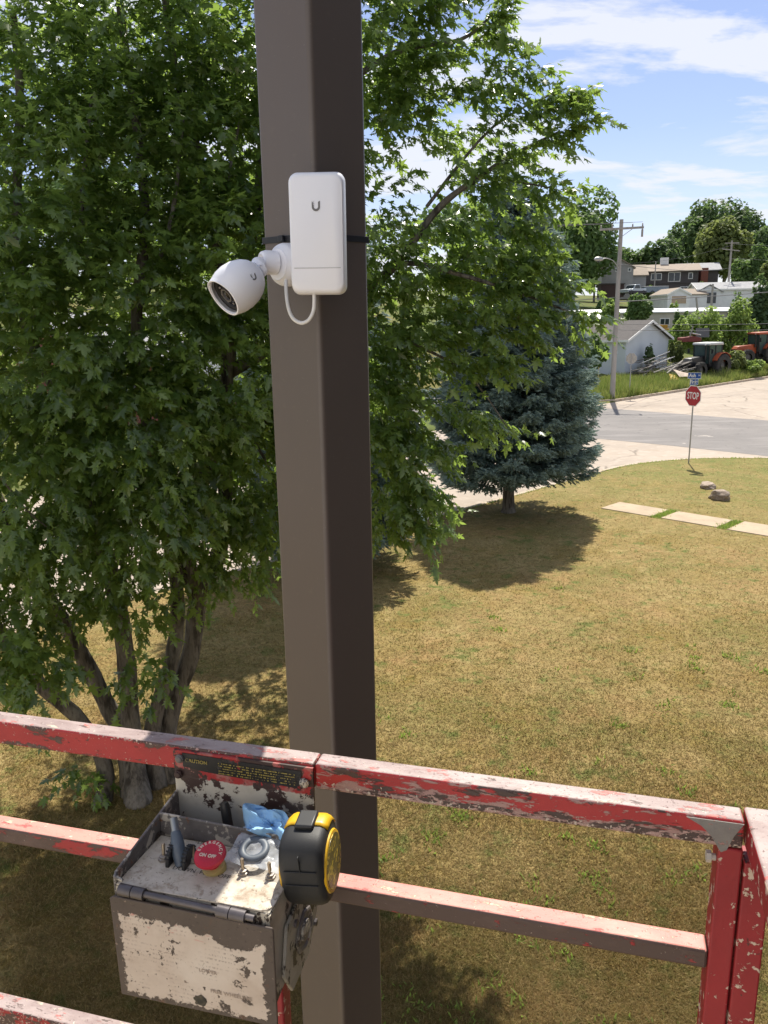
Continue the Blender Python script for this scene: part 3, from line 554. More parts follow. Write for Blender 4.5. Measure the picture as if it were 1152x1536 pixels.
def house(name, label, cat, loc, rz, L, D, hw, hr, wallm, roofm, ov=.35, wins=(), doors=(), ridge='x', trim=True, group=None, extra=None):
    """L along local x (front at -y), D along y, wall height hw, ridge rise hr"""
    root = thing(name, label, cat, loc, rz, group)
    b = B()
    if ridge == 'x':
        b.prism([(-L/2, -D/2, -1), (-L/2, D/2, -1), (-L/2, D/2, hw), (-L/2, 0, hw+hr), (-L/2, -D/2, hw)], (L, 0, 0)).build('wall', wallm, root)
        sl = hr/(D/2); th = .14
        for sg_ in (-1, 1):
            y1 = sg_*(D/2+ov); z1 = hw - sl*ov
            B().prism([(-L/2-ov, 0, hw+hr+.02), (-L/2-ov, y1, z1+.02), (-L/2-ov, y1, z1+.02+th), (-L/2-ov, 0, hw+hr+.02+th)], (L+2*ov, 0, 0)).build('roof', roofm, root)
            if trim: B().box((0, sg_*(D/2+ov+.015), z1+.06), (L+2*ov+.06, .03, .2)).build('fascia', TRIM, root)
        if trim:
            for ex in (-1, 1):
                for sg_ in (-1, 1):
                    x0 = ex*(L/2+ov+.005) ; y1 = sg_*(D/2+ov); z1 = hw - sl*ov
                    B().prism([(x0, 0, hw+hr-.06), (x0, y1, z1-.06), (x0, y1, z1+.16), (x0, 0, hw+hr+.16)], (ex*.04, 0, 0)).build('barge_board', TRIM, root)
    else:
        b.prism([(-L/2, -D/2, -1), (L/2, -D/2, -1), (L/2, -D/2, hw), (0, -D/2, hw+hr), (-L/2, -D/2, hw)], (0, D, 0)).build('wall', wallm, root)
        sl = hr/(L/2); th = .14
        for sg_ in (-1, 1):
            x1 = sg_*(L/2+ov); z1 = hw - sl*ov
            B().prism([(0, -D/2-ov, hw+hr+.02), (x1, -D/2-ov, z1+.02), (x1, -D/2-ov, z1+.02+th), (0, -D/2-ov, hw+hr+.02+th)], (0, D+2*ov, 0)).build('roof', roofm, root)
            if trim:
                B().prism([(0, -D/2-ov-.005, hw+hr-.06), (x1, -D/2-ov-.005, z1-.06), (x1, -D/2-ov-.005, z1+.16), (0, -D/2-ov-.005, hw+hr+.16)], (0, -.04, 0)).build('barge_board', TRIM, root)
                B().box((sg_*(L/2+ov+.015), 0, z1+.06), (.03, D+2*ov+.06, .2)).build('fascia', TRIM, root)
    for (x, z, wd_, hh_, *face) in wins:
        f = face[0] if face else 'f'
        if f == 'f': c, a = (x, -D/2-.03, z), (wd_, .06, hh_); mull = ((.06, .03, hh_), (0, -.05, 0)); gl = (wd_-.2, .02, hh_-.2); gp = (x, -D/2-.07, z)
        else:
            sgn = -1 if f == 'l' else 1; c, a = (sgn*(L/2+.03), x, z), (.06, wd_, hh_); mull = ((.03, .06, hh_), (sgn*.05, 0, 0)); gl = (.02, wd_-.2, hh_-.2); gp = (sgn*(L/2+.07), x, z)
        fr = B().box(c, a).build('window', TRIM, root); B().box(gp, gl).build('pane', GLASS, fr)
        if wd_ > 1.1: B().box((gp[0]+mull[1][0]*.4, gp[1]+mull[1][1]*.4, z), mull[0]).build('mullion', TRIM, fr)
    for (x, wd_, hh_, m, *face) in doors:
        dr = B().box((x, -D/2-.04, hh_/2), (wd_, .08, hh_)).build('door', m, root)
        for sx in (-1, 1): B().box((x + sx*(wd_/2+.06), -D/2-.045, hh_/2), (.12, .09, hh_+.1)).build('door_frame', TRIM, root)
        if wd_ > 2:
            for k in range(1, 4): B().box((x, -D/2-.085, hh_*k/4), (wd_-.1, .02, .04)).build('door_rail', m, dr)
    return root

# garage across the street; u/v axes of the streets
cu, cv = 69.6, 38.6; gx, gy = uv2(cu, cv)
GZ = .25
house('garage', 'white garage with a grey shingle roof behind the utility pole', 'garage', (gx, gy, GZ), R(45) , 8.2, 7.4, 3.5, 1.55, plain('garage_siding', (.60, .64, .68), .75, c2=(.54, .58, .62), scale=.8), GREYR, ov=.35, ridge='y')
def hx(px, Y): return at(px, 470, Y).x
def place(px, Y): x = hx(px, Y); return (x, Y, gz(x, Y))
mh = place(972, 100)
mhome = house('mobile_home', 'long beige mobile home with a white roof behind the garage', 'mobile home', (mh[0], mh[1], mh[2]-.2), R(-4), 19.0, 4.2, 2.7, .35, BEIGE, WHROOF, ov=.25, wins=[(-6.9, 1.55, 1.0, 1.0), (1.5, 1.6, 1.2, .9), (6.8, 1.6, 1.2, .9)], trim=False)
B().box((-7.6, -2.12, 1.4), (2.2, .05, 2.6)).build('cladding_panel', WHITE, mhome); B().tube([(-5, .2, 2.9), (-5, .2, 3.6)], .09, 8).build('vent_pipe', GALV, mhome)
p = place(1003, 112); house('garage', 'small white garage with a tan door, before the dark brown house', 'garage', (p[0], p[1], at(1000, 456, 112).z), R(3), 3.0, 6, 1.15, .75, WHITE, TANR, ov=.15, ridge='y', doors=[(0, 2.0, .95, TAND)])
p = place(1029, 116); house('shed', 'low white shed with a tan roof between the small garage and the white house', 'shed', (p[0]+.3, p[1], at(1029, 456, 116).z), R(2), 3.4, 4, 1.2, .75, WHITE, TANR, ov=.15, trim=False)
p = place(1080, 118); wh = house('house', 'low white house with a grey roof and dark patio door on the right', 'house', (p[0]+.2, p[1], at(1080, 456, 118).z), R(-8), 8.6, 7, 1.9, 1.0, WHITE, LGREYR, ov=.2, wins=[(-2.9, .95, 1.4, 1.3)])
B().prism([(-4.35, -3.6, -.5), (-1.2, -3.6, -.5), (-1.2, -3.6, 1.6), (-2.8, -3.6, 2.5), (-4.35, -3.6, 1.6)], (0, .5, 0)).build('gable_front', WHITE, wh)
for ex, x1 in ((-1, -4.7), (1, -.9)): B().prism([(-2.8, -3.8, 2.55), (x1, -3.8, 1.5), (x1, -3.8, 1.62), (-2.8, -3.8, 2.67)], (0, 3.8, 0)).build('porch_roof', LGREYR, wh)
dr = B().box((-2.6, -3.63, .8), (1.5, .06, 1.45)).build('patio_door', GLASS, wh); B().box((-3.45, -3.64, .8), (.16, .08, 1.5)).build('door_frame', TRIM, wh)
# dark brown split level house
p = place(1000, 138); hz_ = at(1000, 440, 138).z
br = house('house', 'dark brown split level house with a tan roof on the hill', 'house', (p[0]-.5, p[1], hz_), R(-14), 9.2, 8.0, 3.4, 1.15, DARKW, TANR, ov=.5, wins=[(-1.9, 2.55, 1.7, 1.1), (.9, 2.45, 1.9, 1.5), (3.4, 2.55, .7, 1.0), (-1.0, .5, 1.2, .8), (2.5, .5, 1.2, .8)], trim=False)
B().box((-.4, .4, 5.0), (1.3, .9, 1.6)).build('chimney', TRIM, br); B().box((0, -4.08, 1.5), (9.1, .1, .14)).build('belt_board', DARKW, br)
p = place(1040, 143); house('house', 'dark house with a light grey roof right of the tan roofed house', 'house', (p[0], p[1], at(1040, 440, 143).z), R(-14), 6.2, 7, 3.7, 1.2, DARKW, LGREYR, ov=.5, wins=[(-.5, 2.6, 1.8, 1.2)], trim=False)
p = place(1050.5, 139); b = B().box((0, 0, 1.9), (1.2, 1.2, 3.8)).build('chimney_stack', REDBR); b.location = (p[0], p[1], at(1050, 437, 139).z); tag(b, 'red brick chimney stack at the right end of the dark houses', 'chimney')
p = place(915, 128); gh = house('house', 'grey gabled house with two small square windows left of the dark house', 'house', (p[0]+.5, p[1], at(915, 440, 128).z), R(-10), 4.6, 7, 3.6, 1.4, GREYW, TANR, ov=.3, ridge='y', wins=[(-.1, 3.3, .6, .55), (1.7, 3.3, .5, .55)], trim=False)
p = place(943, 131); house('house', 'grey house wing with a tan roof just right of the utility pole', 'house', (p[0], p[1], at(943, 440, 131).z), R(-10), 3.8, 7, 2.6, 1.6, GREYW, TANR, ov=.35, wins=[(-.7, 1.2, 1.2, .7)], trim=False)
p = place(914, 122); b = B().box((0, 0, .9), (3.4, 2.2, 1.8)).box((0, 0, 1.9), (3.6, 2.5, .16), mi=1).build('shed', [MAROON, GREYR]); b.location = (p[0], p[1], at(914, 446, 122).z); tag(b, 'dark maroon shed left of the parked pickup', 'shed')
# house on the far side of the street, glimpsed through the maple
lx, ly = uv2(23.5, 41); lh = house('house', 'white and red brick house glimpsed through the maple leaves', 'house', (lx, ly, gz(lx, ly)-.6), R(45), 13, 9, 3.0, 2.2, REDBR, LGREYR, ov=.4, wins=[(-4, 1.6, 1.6, 1.3), (0, 1.6, 2.0, 1.3), (4, 1.6, 1.4, 1.3)])
B().prism([(-3, -4.9, 2.0), (3, -4.9, 2.0), (3, -4.9, 3.0), (-3, -4.9, 3.0)], (0, .3, 0)).build('porch_beam', WHITE, lh)
lx, ly = uv2(6, 40); house('house', 'white sided house behind the left maple stems', 'house', (lx, ly, gz(lx, ly)-.5), R(45), 12, 9, 3.2, 2.3, WHITE, GREYR, ov=.4, wins=[(-3.5, 1.7, 1.6, 1.3), (1, 1.7, 1.6, 1.3), (4, 1.7, 1.2, 1.3)])

# parked vehicles on the hill
def wheel(b_parent, c, r, w_, axis=(0, 1, 0)):
    ty = B().lathe([(-w_/2, r*.62), (-w_/2, r*.9), (-w_*.36, r), (w_*.36, r), (w_/2, r*.9), (w_/2, r*.62)], c, axis, 20, caps=False).build('tyre', RUBBER, b_parent, smooth=True)
    return ty
RUBBER = plain('tyre_rubber', (.028, .027, .026), .85, c2=(.06, .055, .05), scale=3)
DKRED = plain('dark_paint', (.03, .032, .05), .35); SILV = plain('silver_paint', (.5, .55, .6), .35, .3)
p = place(948, 116); pk = thing('pickup_truck', 'silver and dark pickup parked before the grey house wing', 'pickup', (p[0], p[1], at(948, 443, 116).z), R(205))
B().prism([(-1.6, -.9, .35), (1.7, -.9, .35), (1.7, -.9, .8), (.8, -.9, .88), (.45, -.9, 1.45), (-.4, -.9, 1.45), (-.55, -.9, .9), (-1.6, -.9, .9)], (0, 1.8, 0)).build('body', SILV, pk, bevel=.06)
B().box((0, 0, .45), (3.25, 1.84, .3)).build('lower_body', DKRED, pk)
for sy in (-1, 1):
    B().prism([(.35, sy*.905, .92), (.62, sy*.905, .92), (.38, sy*.905, 1.38), (-.32, sy*.905, 1.38), (-.42, sy*.905, .92)], (0, sy*.01, 0)).build('side_window', GLASS, pk)
    for sx in (-1.05, 1.1): wl = wheel(pk, (sx, sy*.82, .33), .33, .24)
B().prism([(.82, -.75, .9), (.82, .75, .9), (.5, .7, 1.4), (.5, -.7, 1.4)], (.012, 0, .01)).build('windscreen', GLASS, pk)
p = place(980, 122); tl = thing('trailer', 'blue grey trailer parked before the dark brown house', 'trailer', (p[0], p[1], at(980, 443, 122).z), R(-6))
B().box((0, 0, .85), (3.6, 1.8, .9)).build('body', BLUEV, tl, bevel=.05); B().box((0, -.93, 1.25), (3.6, .04, .08)).build('side_rail', GALV, tl)
for sx in (-.5, .4): wheel(tl, (sx, -.85, .33), .33, .2)

# ------------------------------------------------------------------ utility poles and wires
POLEW = M('utility_pole_wood', .9).base((.40, .37, .34)); POLEW.var(3, (.28, .255, .235), .4, .65, stretch=(1, 1, .12)).var(14, (.5, .47, .44), .55, .75, stretch=(1, 1, .1)); POLEW = POLEW.end()
INSU = plain('insulator', (.35, .30, .28), .3); WIRE = plain('wire', (.12, .12, .13), .6)
ux, uy = at(918, 601, 56.5).x, 56.5
up_ = thing('utility_pole', 'tall weathered utility pole with one crossarm and a street lamp', 'utility pole', (ux, uy, gz(ux, uy)-.05))
B().tube([(0, 0, -.2), (0, 0, 3), (.02, 0, 12.15)], [.19, .175, .125], 14).build('post', POLEW, up_, smooth=True)
ca = Vector((.93, -.37, 0)).normalized(); rotca = Matrix.Rotation(math.atan2(ca.y, ca.x), 3, 'Z')
B().box((0, -.16, 11.55), (2.9, .11, .14), rotca).build('crossarm', POLEW, up_, bevel=.01)
for s_ in (-1.36, -.62, .72, 1.36):
    q = ca*s_; B().lathe([(0, .02), (.04, .05), (.09, .055), (.12, .035), (.2, .04), (.22, .01)], (q.x, q.y-.16, 11.62), (0, 0, 1), 10).build('insulator', INSU, up_)
q = ca*1.36; B().lathe([(0, .07), (.45, .07), (.52, .03)], (q.x, q.y-.16, 10.95), (0, 0, 1), 10).build('fuse_cutout', INSU, up_)
B().tube([(0, -.15, 11.0), ca*.7 + Vector((0, -.16, 11.48))], .02, 6).build('brace', GALV, up_); B().tube([(0, -.15, 11.0), ca*-.7 + Vector((0, -.16, 11.48))], .02, 6).build('brace', GALV, up_)
arm = [(-.05, -.1, 9.0), (-.5, -.3, 9.45), (-1.0, -.5, 9.6), (-1.35, -.6, 9.58)]
la_ = B().tube(smooth_path([Vector(a) for a in arm]), .035, 8).build('lamp_arm', GALV, up_, smooth=True)
B().lathe([(0, .07), (.1, .12), (.35, .16), (.6, .13), (.72, .04)], (-1.28, -.58, 9.56), (-.92, -.38, -.03), 14).build('lamp_head', GALV, la_, smooth=True)
B().lathe([(-.02, .12), (-.1, .09), (-.13, .02)], (-1.62, -.72, 9.46), (0, 0, 1), 12).build('lamp_lens', GLASS, la_, smooth=True)
B().box((.13, -.12, 3.3), (.02, .12, .16)).build('number_plate', TRIM, up_)
def upole(px, Y, y0, y1, label, arms=True, r=.14, lean=0):
    x = hx(px, Y); zb = at(px, y0, Y).z; zt = at(px, y1, Y).z
    root = thing('utility_pole', label, 'utility pole', (x, Y, zb), group='utility poles beyond the garage'); H = zt-zb
    B().tube([(0, 0, -1), (lean, 0, H)], [r*1.2, r*.85], 10).build('post', POLEW, root, smooth=True)
    if arms:
        for z in (H-.35, H-1.3):
            if z == H-.35: B().box((0, -.15, z), (2.0, .1, .12)).build('crossarm', POLEW, root)
            else: B().box((-.1, -.15, z), (2.6, .1, .12), Matrix.Rotation(.12, 3, 'Y')).build('crossarm', POLEW, root)
    return root
upole(1089, 120, 440, 361, 'far utility pole with two crossarms before the olive tree', True, .15)
upole(1066, 96, 470, 426, 'bare wooden pole standing before the white house', False, .13)
upole(979, 128, 442, 392, 'thin bare pole before the dark brown house', False, .09)
upole(1049, 94, 468, 446, 'short leaning wooden pole by the mobile home roof', False, .12, lean=-.5)
def wire(a, b_, sag, r, label):
    P = [Vector(a).lerp(Vector(b_), i/14) - Vector((0, 0, sag*4*(i/14)*(1-i/14))) for i in range(15)]
    tag(B().tube(P, r, 5).build('overhead_wire', WIRE), label, 'wire', 'overhead wires strung between the utility poles')
top = Vector((ux, uy, gz(ux, uy)))
for s_, nm in ((-1.36, 'first wire from the outer left end of the utility pole crossarm to the left'), (-.62, 'second wire from the utility pole crossarm to the left, next to the outer one'), (.72, 'third wire running left from the utility pole crossarm past its right half'), (1.36, 'wire running left from the right tip of the utility pole crossarm')):
    q = top + ca*s_ + Vector((0, -.16, 11.85)); wire(q, (q.x-45, q.y-22, q.z-.5), .8, .012, nm)
wire(top + Vector((.1, 0, 6.7)), (ux+58, uy+42, 11.2), .5, .03, 'thick wire crossing right from the utility pole above the mobile home roof')
wire(top + Vector((.1, 0, 5.2)), (ux+58, uy+42, 7.0), .9, .018, 'lower wire crossing right from the utility pole before the mobile home')
wire(top + Vector((.1, 0, 4.8)), (ux+58, uy+42, 6.2), .9, .018, 'lowest wire crossing right from the utility pole before the lime bushes')
wire(top + Vector((-.1, 0, 7.0)), (ux-40, uy-20, 6.8), .6, .025, 'thick wire running left from the middle of the utility pole')
wire(top + Vector((-.1, 0, 5.6)), (ux-40, uy-20, 4.6), .6, .02, 'drooping lower wire running left from the utility pole')
wire(top + Vector((.1, 0, 9.2)), (hx(1089, 120), 120, at(1089, 402, 120).z), .4, .02, 'wire sloping from the utility pole up to the far pole on the hill')
fz = at(1089, 366, 120).z
wire((hx(1089, 120), 120, fz), (hx(1089, 120)+40, 124, fz-.6), .4, .02, 'upper wire running right from the far utility pole'); wire((hx(1089, 120), 120, fz-.2), (hx(880, 150), 150, fz), 1.2, .02, 'upper wire running left from the far utility pole')
wire((hx(1089, 120), 120, fz-2.0), (hx(1089, 120)+40, 124, fz-2.8), .4, .02, 'second wire running right from the far utility pole')

# ------------------------------------------------------------------ signs
SIGNB = plain('sign_back', (.36, .36, .35), .5, .4, scale=6); REDS = plain('sign_red', (.42, .012, .025), .45, c2=(.36, .012, .022), scale=3); WHT = plain('sign_white', (.82, .82, .80), .5, c2=(.76, .76, .74), scale=3); BLUES = plain('sign_blue', (.01, .085, .36), .4, c2=(.012, .07, .30), scale=5)
def text_mesh(txt, size, name, mat, parent, mtx, ext=.0, bold=0.0, spacing=1.0, sx=1.0):
    cu_ = bpy.data.curves.new(name, 'FONT'); cu_.body = txt; cu_.size = size; cu_.extrude = ext; cu_.offset = bold; cu_.align_x = 'CENTER'; cu_.align_y = 'CENTER'; cu_.space_character = spacing; cu_.resolution_u = 3
    to = bpy.data.objects.new(name, cu_); COL.objects.link(to)
    dg = bpy.context.evaluated_depsgraph_get(); me = bpy.data.meshes.new_from_object(to.evaluated_get(dg)); bpy.data.objects.remove(to)
    me.transform(Matrix.Diagonal((sx, 1, 1, 1))); me.transform(mtx); me.materials.clear(); me.materials.append(mat); me.name = name
    o = bpy.data.objects.new(name, me); COL.objects.link(o); o.parent = parent; return o
XZ = Matrix.Rotation(math.pi/2, 4, 'X')     # text standing upright facing -y
sx_, sy_ = 11.93, 30.35
ss = thing('stop_sign', 'red stop sign with blue street name blades standing at the lawn corner', 'stop sign', (sx_, sy_, 0), R(-66))
B().box((0, .03, 1.72), (.055, .03, 3.55)).build('post', GALV, ss, bevel=.008)
def octo(r, y, t): return [(r*math.cos(R(22.5+45*k)), y, 2.62 + r*math.sin(R(22.5+45*k))) for k in range(8)], (0, t, 0)
a, e = octo(.425, 0.0, .004); B().prism(a, e).build('plate', WHT, ss)
a, e = octo(.398, -.003, .0025); B().prism(a, e).build('red_face', REDS, ss)
text_mesh('STOP', .37, 'lettering', WHT, ss, Matrix.Translation((0, -.0045, 2.615)) @ XZ, .001, .006, 1.0, .66)
for z, wd_, rz, tx, sub, tx0 in ((3.39, .48, R(34), 'Ash', 'N', -.07), (3.15, .38, R(84), 'First', 'S', -.04)):
    rt = Matrix.Rotation(rz, 4, 'Z'); pl = B().box((0, 0, z), (wd_, .012, .23), rt.to_3x3()).build('name_blade', BLUES, ss)
    for q, dd in ((z+.109, (wd_, .016, .012)), (z-.109, (wd_, .016, .012))): B().box((0, 0, q), dd, rt.to_3x3()).build('border', WHT, pl)
    for q in (-1, 1): B().box(rt.to_3x3() @ Vector((q*(wd_/2-.006), 0, 0)) + Vector((0, 0, z)), (.012, .016, .206), rt.to_3x3()).build('border', WHT, pl)
    text_mesh(tx, .19, 'lettering', WHT, pl, rt @ Matrix.Translation((tx0, -.009, z)) @ XZ, .001, .004, 1.0, .85)
    text_mesh(sub, .085, 'lettering', WHT, pl, rt @ Matrix.Translation((wd_*.36, -.009, z+.01)) @ XZ, .001, .002)
bx_ = hx(951, 58); bs = thing('stop_sign', 'bare grey back of a stop sign among weeds across the street', 'stop sign', (bx_, 58, gz(bx_, 58)), R(155))
B().box((0, .035, 1.5), (.06, .03, 3.2)).build('post', GALV, bs)
a = [(.40*math.cos(R(22.5+45*k)), 0.0, 2.75 + .40*math.sin(R(22.5+45*k))) for k in range(8)]; B().prism(a, (0, .006, 0)).build('plate', plain('sign_back_pale', (.50, .47, .42), .5, .2), bs)
B().prism([(x_*.97, -.003, 2.75+(z_-2.75)*.97) for x_, y_, z_ in a], (0, .003, 0)).build('red_face', REDS, bs)
mx_ = hx(902, 60); mk = B().box((0, 0, .9), (.05, .03, 1.8)).build('marker_stake', plain('stake_yellow', (.5, .42, .2), .7)); mk.location = (mx_, 60, gz(mx_, 60)); tag(mk, 'thin yellow stake in the weeds left of the utility pole', 'stake')

# rocks on the lawn
ROCK = M('lawn_rock', .9).base((.33, .26, .20)); ROCK.var(5, (.22, .165, .125), .4, .62, stretch=(1, 1, 3)).var(18, (.43, .35, .28), .5, .7); ROCK.bump(ROCK.noise(9, 6), .03, .9); ROCK = ROCK.end()
def rock(loc, d, label, seed, flat):
    bm = bmesh.new(); bmesh.ops.create_icosphere(bm, subdivisions=4, radius=1)
    for v_ in bm.verts:
        q = v_.co.normalized(); nn_ = mnoise.fractal(q*1.3 + Vector((seed, 0, 0)), .8, 2, 5); r_ = 1 + .25*nn_
        p_ = Vector((q.x*r_, q.y*r_, q.z*r_)); p_.z = min(p_.z, flat + .06*nn_); v_.co = Vector((p_.x*d[0], p_.y*d[1], max(p_.z, -.5)*d[2]))
    me = bpy.data.meshes.new('rock'); bm.to_mesh(me); bm.free(); me.materials.append(ROCK); o = bpy.data.objects.new('rock', me); COL.objects.link(o); o.location = loc; me.polygons.foreach_set('use_smooth', [True]*len(me.polygons)); me.set_sharp_from_angle(angle=R(32)); o.rotation_euler.z = seed
    tag(o, label, 'rock', 'rocks on the lawn')
rock((10.85, 25.75, .06), (.36, .23, .16), 'flat topped tan rock on the lawn, farther from the slabs', 1.1, .55)
rock((10.50, 23.95, .08), (.31, .24, .26), 'rounded brown rock on the lawn, nearer the slabs', 2.7, .8)

# ------------------------------------------------------------------ tractors and junk
BLKP = plain('tractor_black', (.016, .017, .02), .4, c2=(.03, .028, .026), scale=3); ORG = plain('tractor_orange', (.42, .085, .03), .5, c2=(.33, .07, .03), scale=2); LGRY = plain('cab_roof_grey', (.55, .56, .55), .5); TGL = plain('cab_glass', (.05, .085, .08), .08, c2=(.08, .12, .11), scale=1); RIM = plain('wheel_rim', (.12, .11, .105), .6)
def tractor(label, loc, rz, hood_m, fender_m, roof_m, k=1.0):
    t_ = thing('tractor', label, 'tractor', loc, rz); t_.scale = (k, k, k)
    B().prism([(.35, -.42, .95), (2.35, -.36, .95), (2.42, -.36, 1.35), (2.2, -.36, 1.62), (.35, -.42, 1.78)], (0, .8, 0)).build('hood', hood_m, t_, bevel=.06)
    B().box((1.2, 0, .75), (2.4, .5, .5)).build('engine_block', BLKP, t_, bevel=.03); B().box((2.3, 0, .8), (.35, .6, .35)).build('front_weight', BLKP, t_, bevel=.03)
    B().prism([(2.43, -.33, .98), (2.43, .33, .98), (2.47, .33, 1.35), (2.47, -.33, 1.35)], (.02, 0, 0)).build('grille', BLKP, t_)
    B().box((-.5, 0, 1.0), (1.7, .9, .8)).build('chassis', BLKP, t_, bevel=.04)
    B().prism([(.35, -.72, 1.15), (.45, -.72, 2.62), (-1.15, -.72, 2.62), (-1.25, -.72, 1.5), (-.6, -.72, 1.15)], (0, 1.44, 0)).build('cab', TGL, t_)
    for sy in (-1, 1):
        for P in ([(.38, sy*.74, 1.1), (.48, sy*.74, 2.64)], [(-1.27, sy*.74, 1.4), (-1.17, sy*.74, 2.64)], [(-.35, sy*.75, 1.1), (-.35, sy*.75, 2.64)]): B().tube(P, .05, 6).build('cab_post', BLKP, t_)
        B().box((-.1, sy*.70, 1.1), (.9, .16, .35)).build('cab_step', BLKP, t_)
        # rear wheel, fender arc
        tw = B().lathe([(-.24, .5), (-.26, .86), (-.2, .94), (.2, .94), (.26, .86), (.24, .5)], (-.95, sy*.98, .94), (0, 1, 0), 28, caps=False).build('rear_tyre', RUBBER, t_)
        lg = B()
        for q in range(20):
            a_ = q*2*math.pi/20
            for s2 in (-1, 1): lg.box((-.95 + .95*math.cos(a_ + .07*s2), sy*.98 + s2*.12, .94 + .95*math.sin(a_ + .07*s2)), (.07, .24, .06), Matrix.Rotation(-a_, 3, 'Y') @ Matrix.Rotation(.5*s2, 3, 'X'))
        lg.build('tyre_lug', RUBBER, tw)
        B().lathe([(-.12, .5), (-.05, .48), (0, .2), (.06, .18), (.08, .02)], (-.95, sy*.98, .94), (0, sy, 0), 20).build('rim', RIM, tw)
        fb = B(); arc = [(-.95 + 1.06*math.cos(R(d)), .94 + 1.06*math.sin(R(d))) for d in range(25, 150, 12)]
        fb.add([(x, sy*.74, z) for x, z in arc] + [(x, sy*1.2, z) for x, z in arc] + [(x, sy*.74, z+.04) for x, z in arc] + [(x, sy*1.2, z+.04) for x, z in arc], [(o+i, o+i+1, o+len(arc)+i+1, o+len(arc)+i) for o in (0, 2*len(arc)) for i in range(len(arc)-1)] + [(len(arc)+i, len(arc)+i+1, 3*len(arc)+i+1, 3*len(arc)+i) for i in range(len(arc)-1)])
        fb.prism([(x, sy*.74, z) for x, z in arc] + [(-1.6, sy*.74, 1.2), (-.2, sy*.74, 1.2)], (0, sy*.02, 0)).build('fender', fender_m, t_)
        fw = B().lathe([(-.17, .34), (-.19, .6), (-.14, .66), (.14, .66), (.19, .6), (.17, .34)], (1.55, sy*.86, .66), (0, 1, 0), 24, caps=False).build('front_tyre', RUBBER, t_)
        lg = B()
        for q in range(16):
            a_ = q*2*math.pi/16; lg.box((1.55 + .665*math.cos(a_), sy*.86, .66 + .665*math.sin(a_)), (.05, .3, .06), Matrix.Rotation(-a_, 3, 'Y') @ Matrix.Rotation(.4, 3, 'X'))
        lg.build('tyre_lug', RUBBER, fw); B().lathe([(-.08, .34), (0, .3), (.03, .12), (.06, .02)], (1.55, sy*.86, .66), (0, sy, 0), 18).build('rim', RIM, fw)
        B().tube([(.45, sy*.76, 2.3), (.6, sy*1.05, 2.3)], .02, 5).build('mirror_arm', BLKP, t_); B().box((.6, sy*1.12, 2.15), (.05, .2, .35)).build('mirror', BLKP, t_)
    B().prism([(.62, -.82, 2.62), (.55, -.82, 2.80), (-1.2, -.82, 2.84), (-1.3, -.82, 2.62)], (0, 1.64, 0)).build('cab_roof', roof_m, t_, bevel=.05)
    B().tube([(.62, .52, 1.5), (.62, .52, 2.5), (.7, .52, 2.66)], [.075, .075, .055], 10).build('exhaust', BLKP, t_, smooth=True)
    return t_
x = hx(1062, 73.5); tractor('black tractor with orange rear fenders and a grey cab roof facing left', (x, 73.5, at(1062, 566, 73.5).z), R(212), BLKP, ORG, LGRY, 1.12)
x = hx(1141, 80.5); tractor('orange tractor with an orange bonnet and roof, cut by the right edge', (x, 80.5, at(1140, 546, 80.5).z), R(192), ORG, ORG, ORG, 1.12)
# pile of old lumber and ladders, each piece its own object
WOODD = plain('dark_old_wood', (.07, .06, .052), .9, c2=(.12, .105, .09), scale=6)
for k in range(44):
    px = random.uniform(964, 1018); py = 563 - abs(random.gauss(0, 9.5)) - (4 if px < 1000 else 0) ; Y_ = 70 + random.uniform(-1, 1.6); q = at(px, py, Y_); L_ = random.uniform(1.6, 3.8)
    b = B().box((0, 0, 0), (L_, random.uniform(.1, .2), random.uniform(.04, .08))).build('board', random.choice([WOODG, WOODG, WOODD])); b.location = q; b.rotation_euler = (random.gauss(0, .15), -.18 + random.gauss(0, .12), random.gauss(.25, .25))
    dk = b.data.materials[0] is WOODD; tag(b, ('dark old board' if dk else 'weathered pale grey board') + ' in the lumber pile between the garage and the black tractor', 'board', ('dark' if dk else 'pale') + ' boards of the lumber pile')
for k, (x0, y0, x1, y1, lab) in enumerate([(957, 552, 1005, 532, 'uppermost aluminium ladder leaning on the lumber pile'), (958, 562, 1012, 540, 'lower aluminium ladder lying on the lumber pile under the other ladder')]):
    a_, b_ = at(x0, y0, 70.2-k*.5), at(x1, y1, 71-k*.5); ld = thing('ladder', lab, 'ladder', a_); d_ = b_ - a_; nrm_ = Vector((.1, -.3, .5)).normalized(); wv = d_.cross(nrm_).normalized()*.2
    wv = Vector((0.1, .15, -.28)) if k == 0 else Vector((.1, .2, -.3))
    for s_ in (-1, 1): B().tube([wv*s_, d_ + wv*s_], .035, 6).build('side_rail', GALV, ld)
    for q in range(1, 9): B().tube([d_*(q/9) - wv, d_*(q/9) + wv], .02, 5).build('rung', GALV, ld)
def sheet_obj(name, lab, cat, px, py, Y_, w_, d_, rot, mat, bend=.12):
    b = B(); n_ = 7
    V = [((i/(n_-1)-.5)*w_, (j/2-.5)*d_, bend*math.sin(i/(n_-1)*math.pi*1.3 + j)) for i in range(n_) for j in range(3)]
    b.add(V + [(a_, b__, c_-.02) for a_, b__, c_ in V], [(i*3+j, (i+1)*3+j, (i+1)*3+j+1, i*3+j+1) for i in range(n_-1) for j in range(2)] + [(21+i*3+j, 21+i*3+j+1, 21+(i+1)*3+j+1, 21+(i+1)*3+j) for i in range(n_-1) for j in range(2)] + [(i*3, 21+i*3, 21+(i+1)*3, (i+1)*3) for i in range(n_-1)] + [(i*3+2, (i+1)*3+2, 21+(i+1)*3+2, 21+i*3+2) for i in range(n_-1)])
    o = b.build(name, mat); o.location = at(px, py, Y_); o.rotation_euler = rot; tag(o, lab, cat)
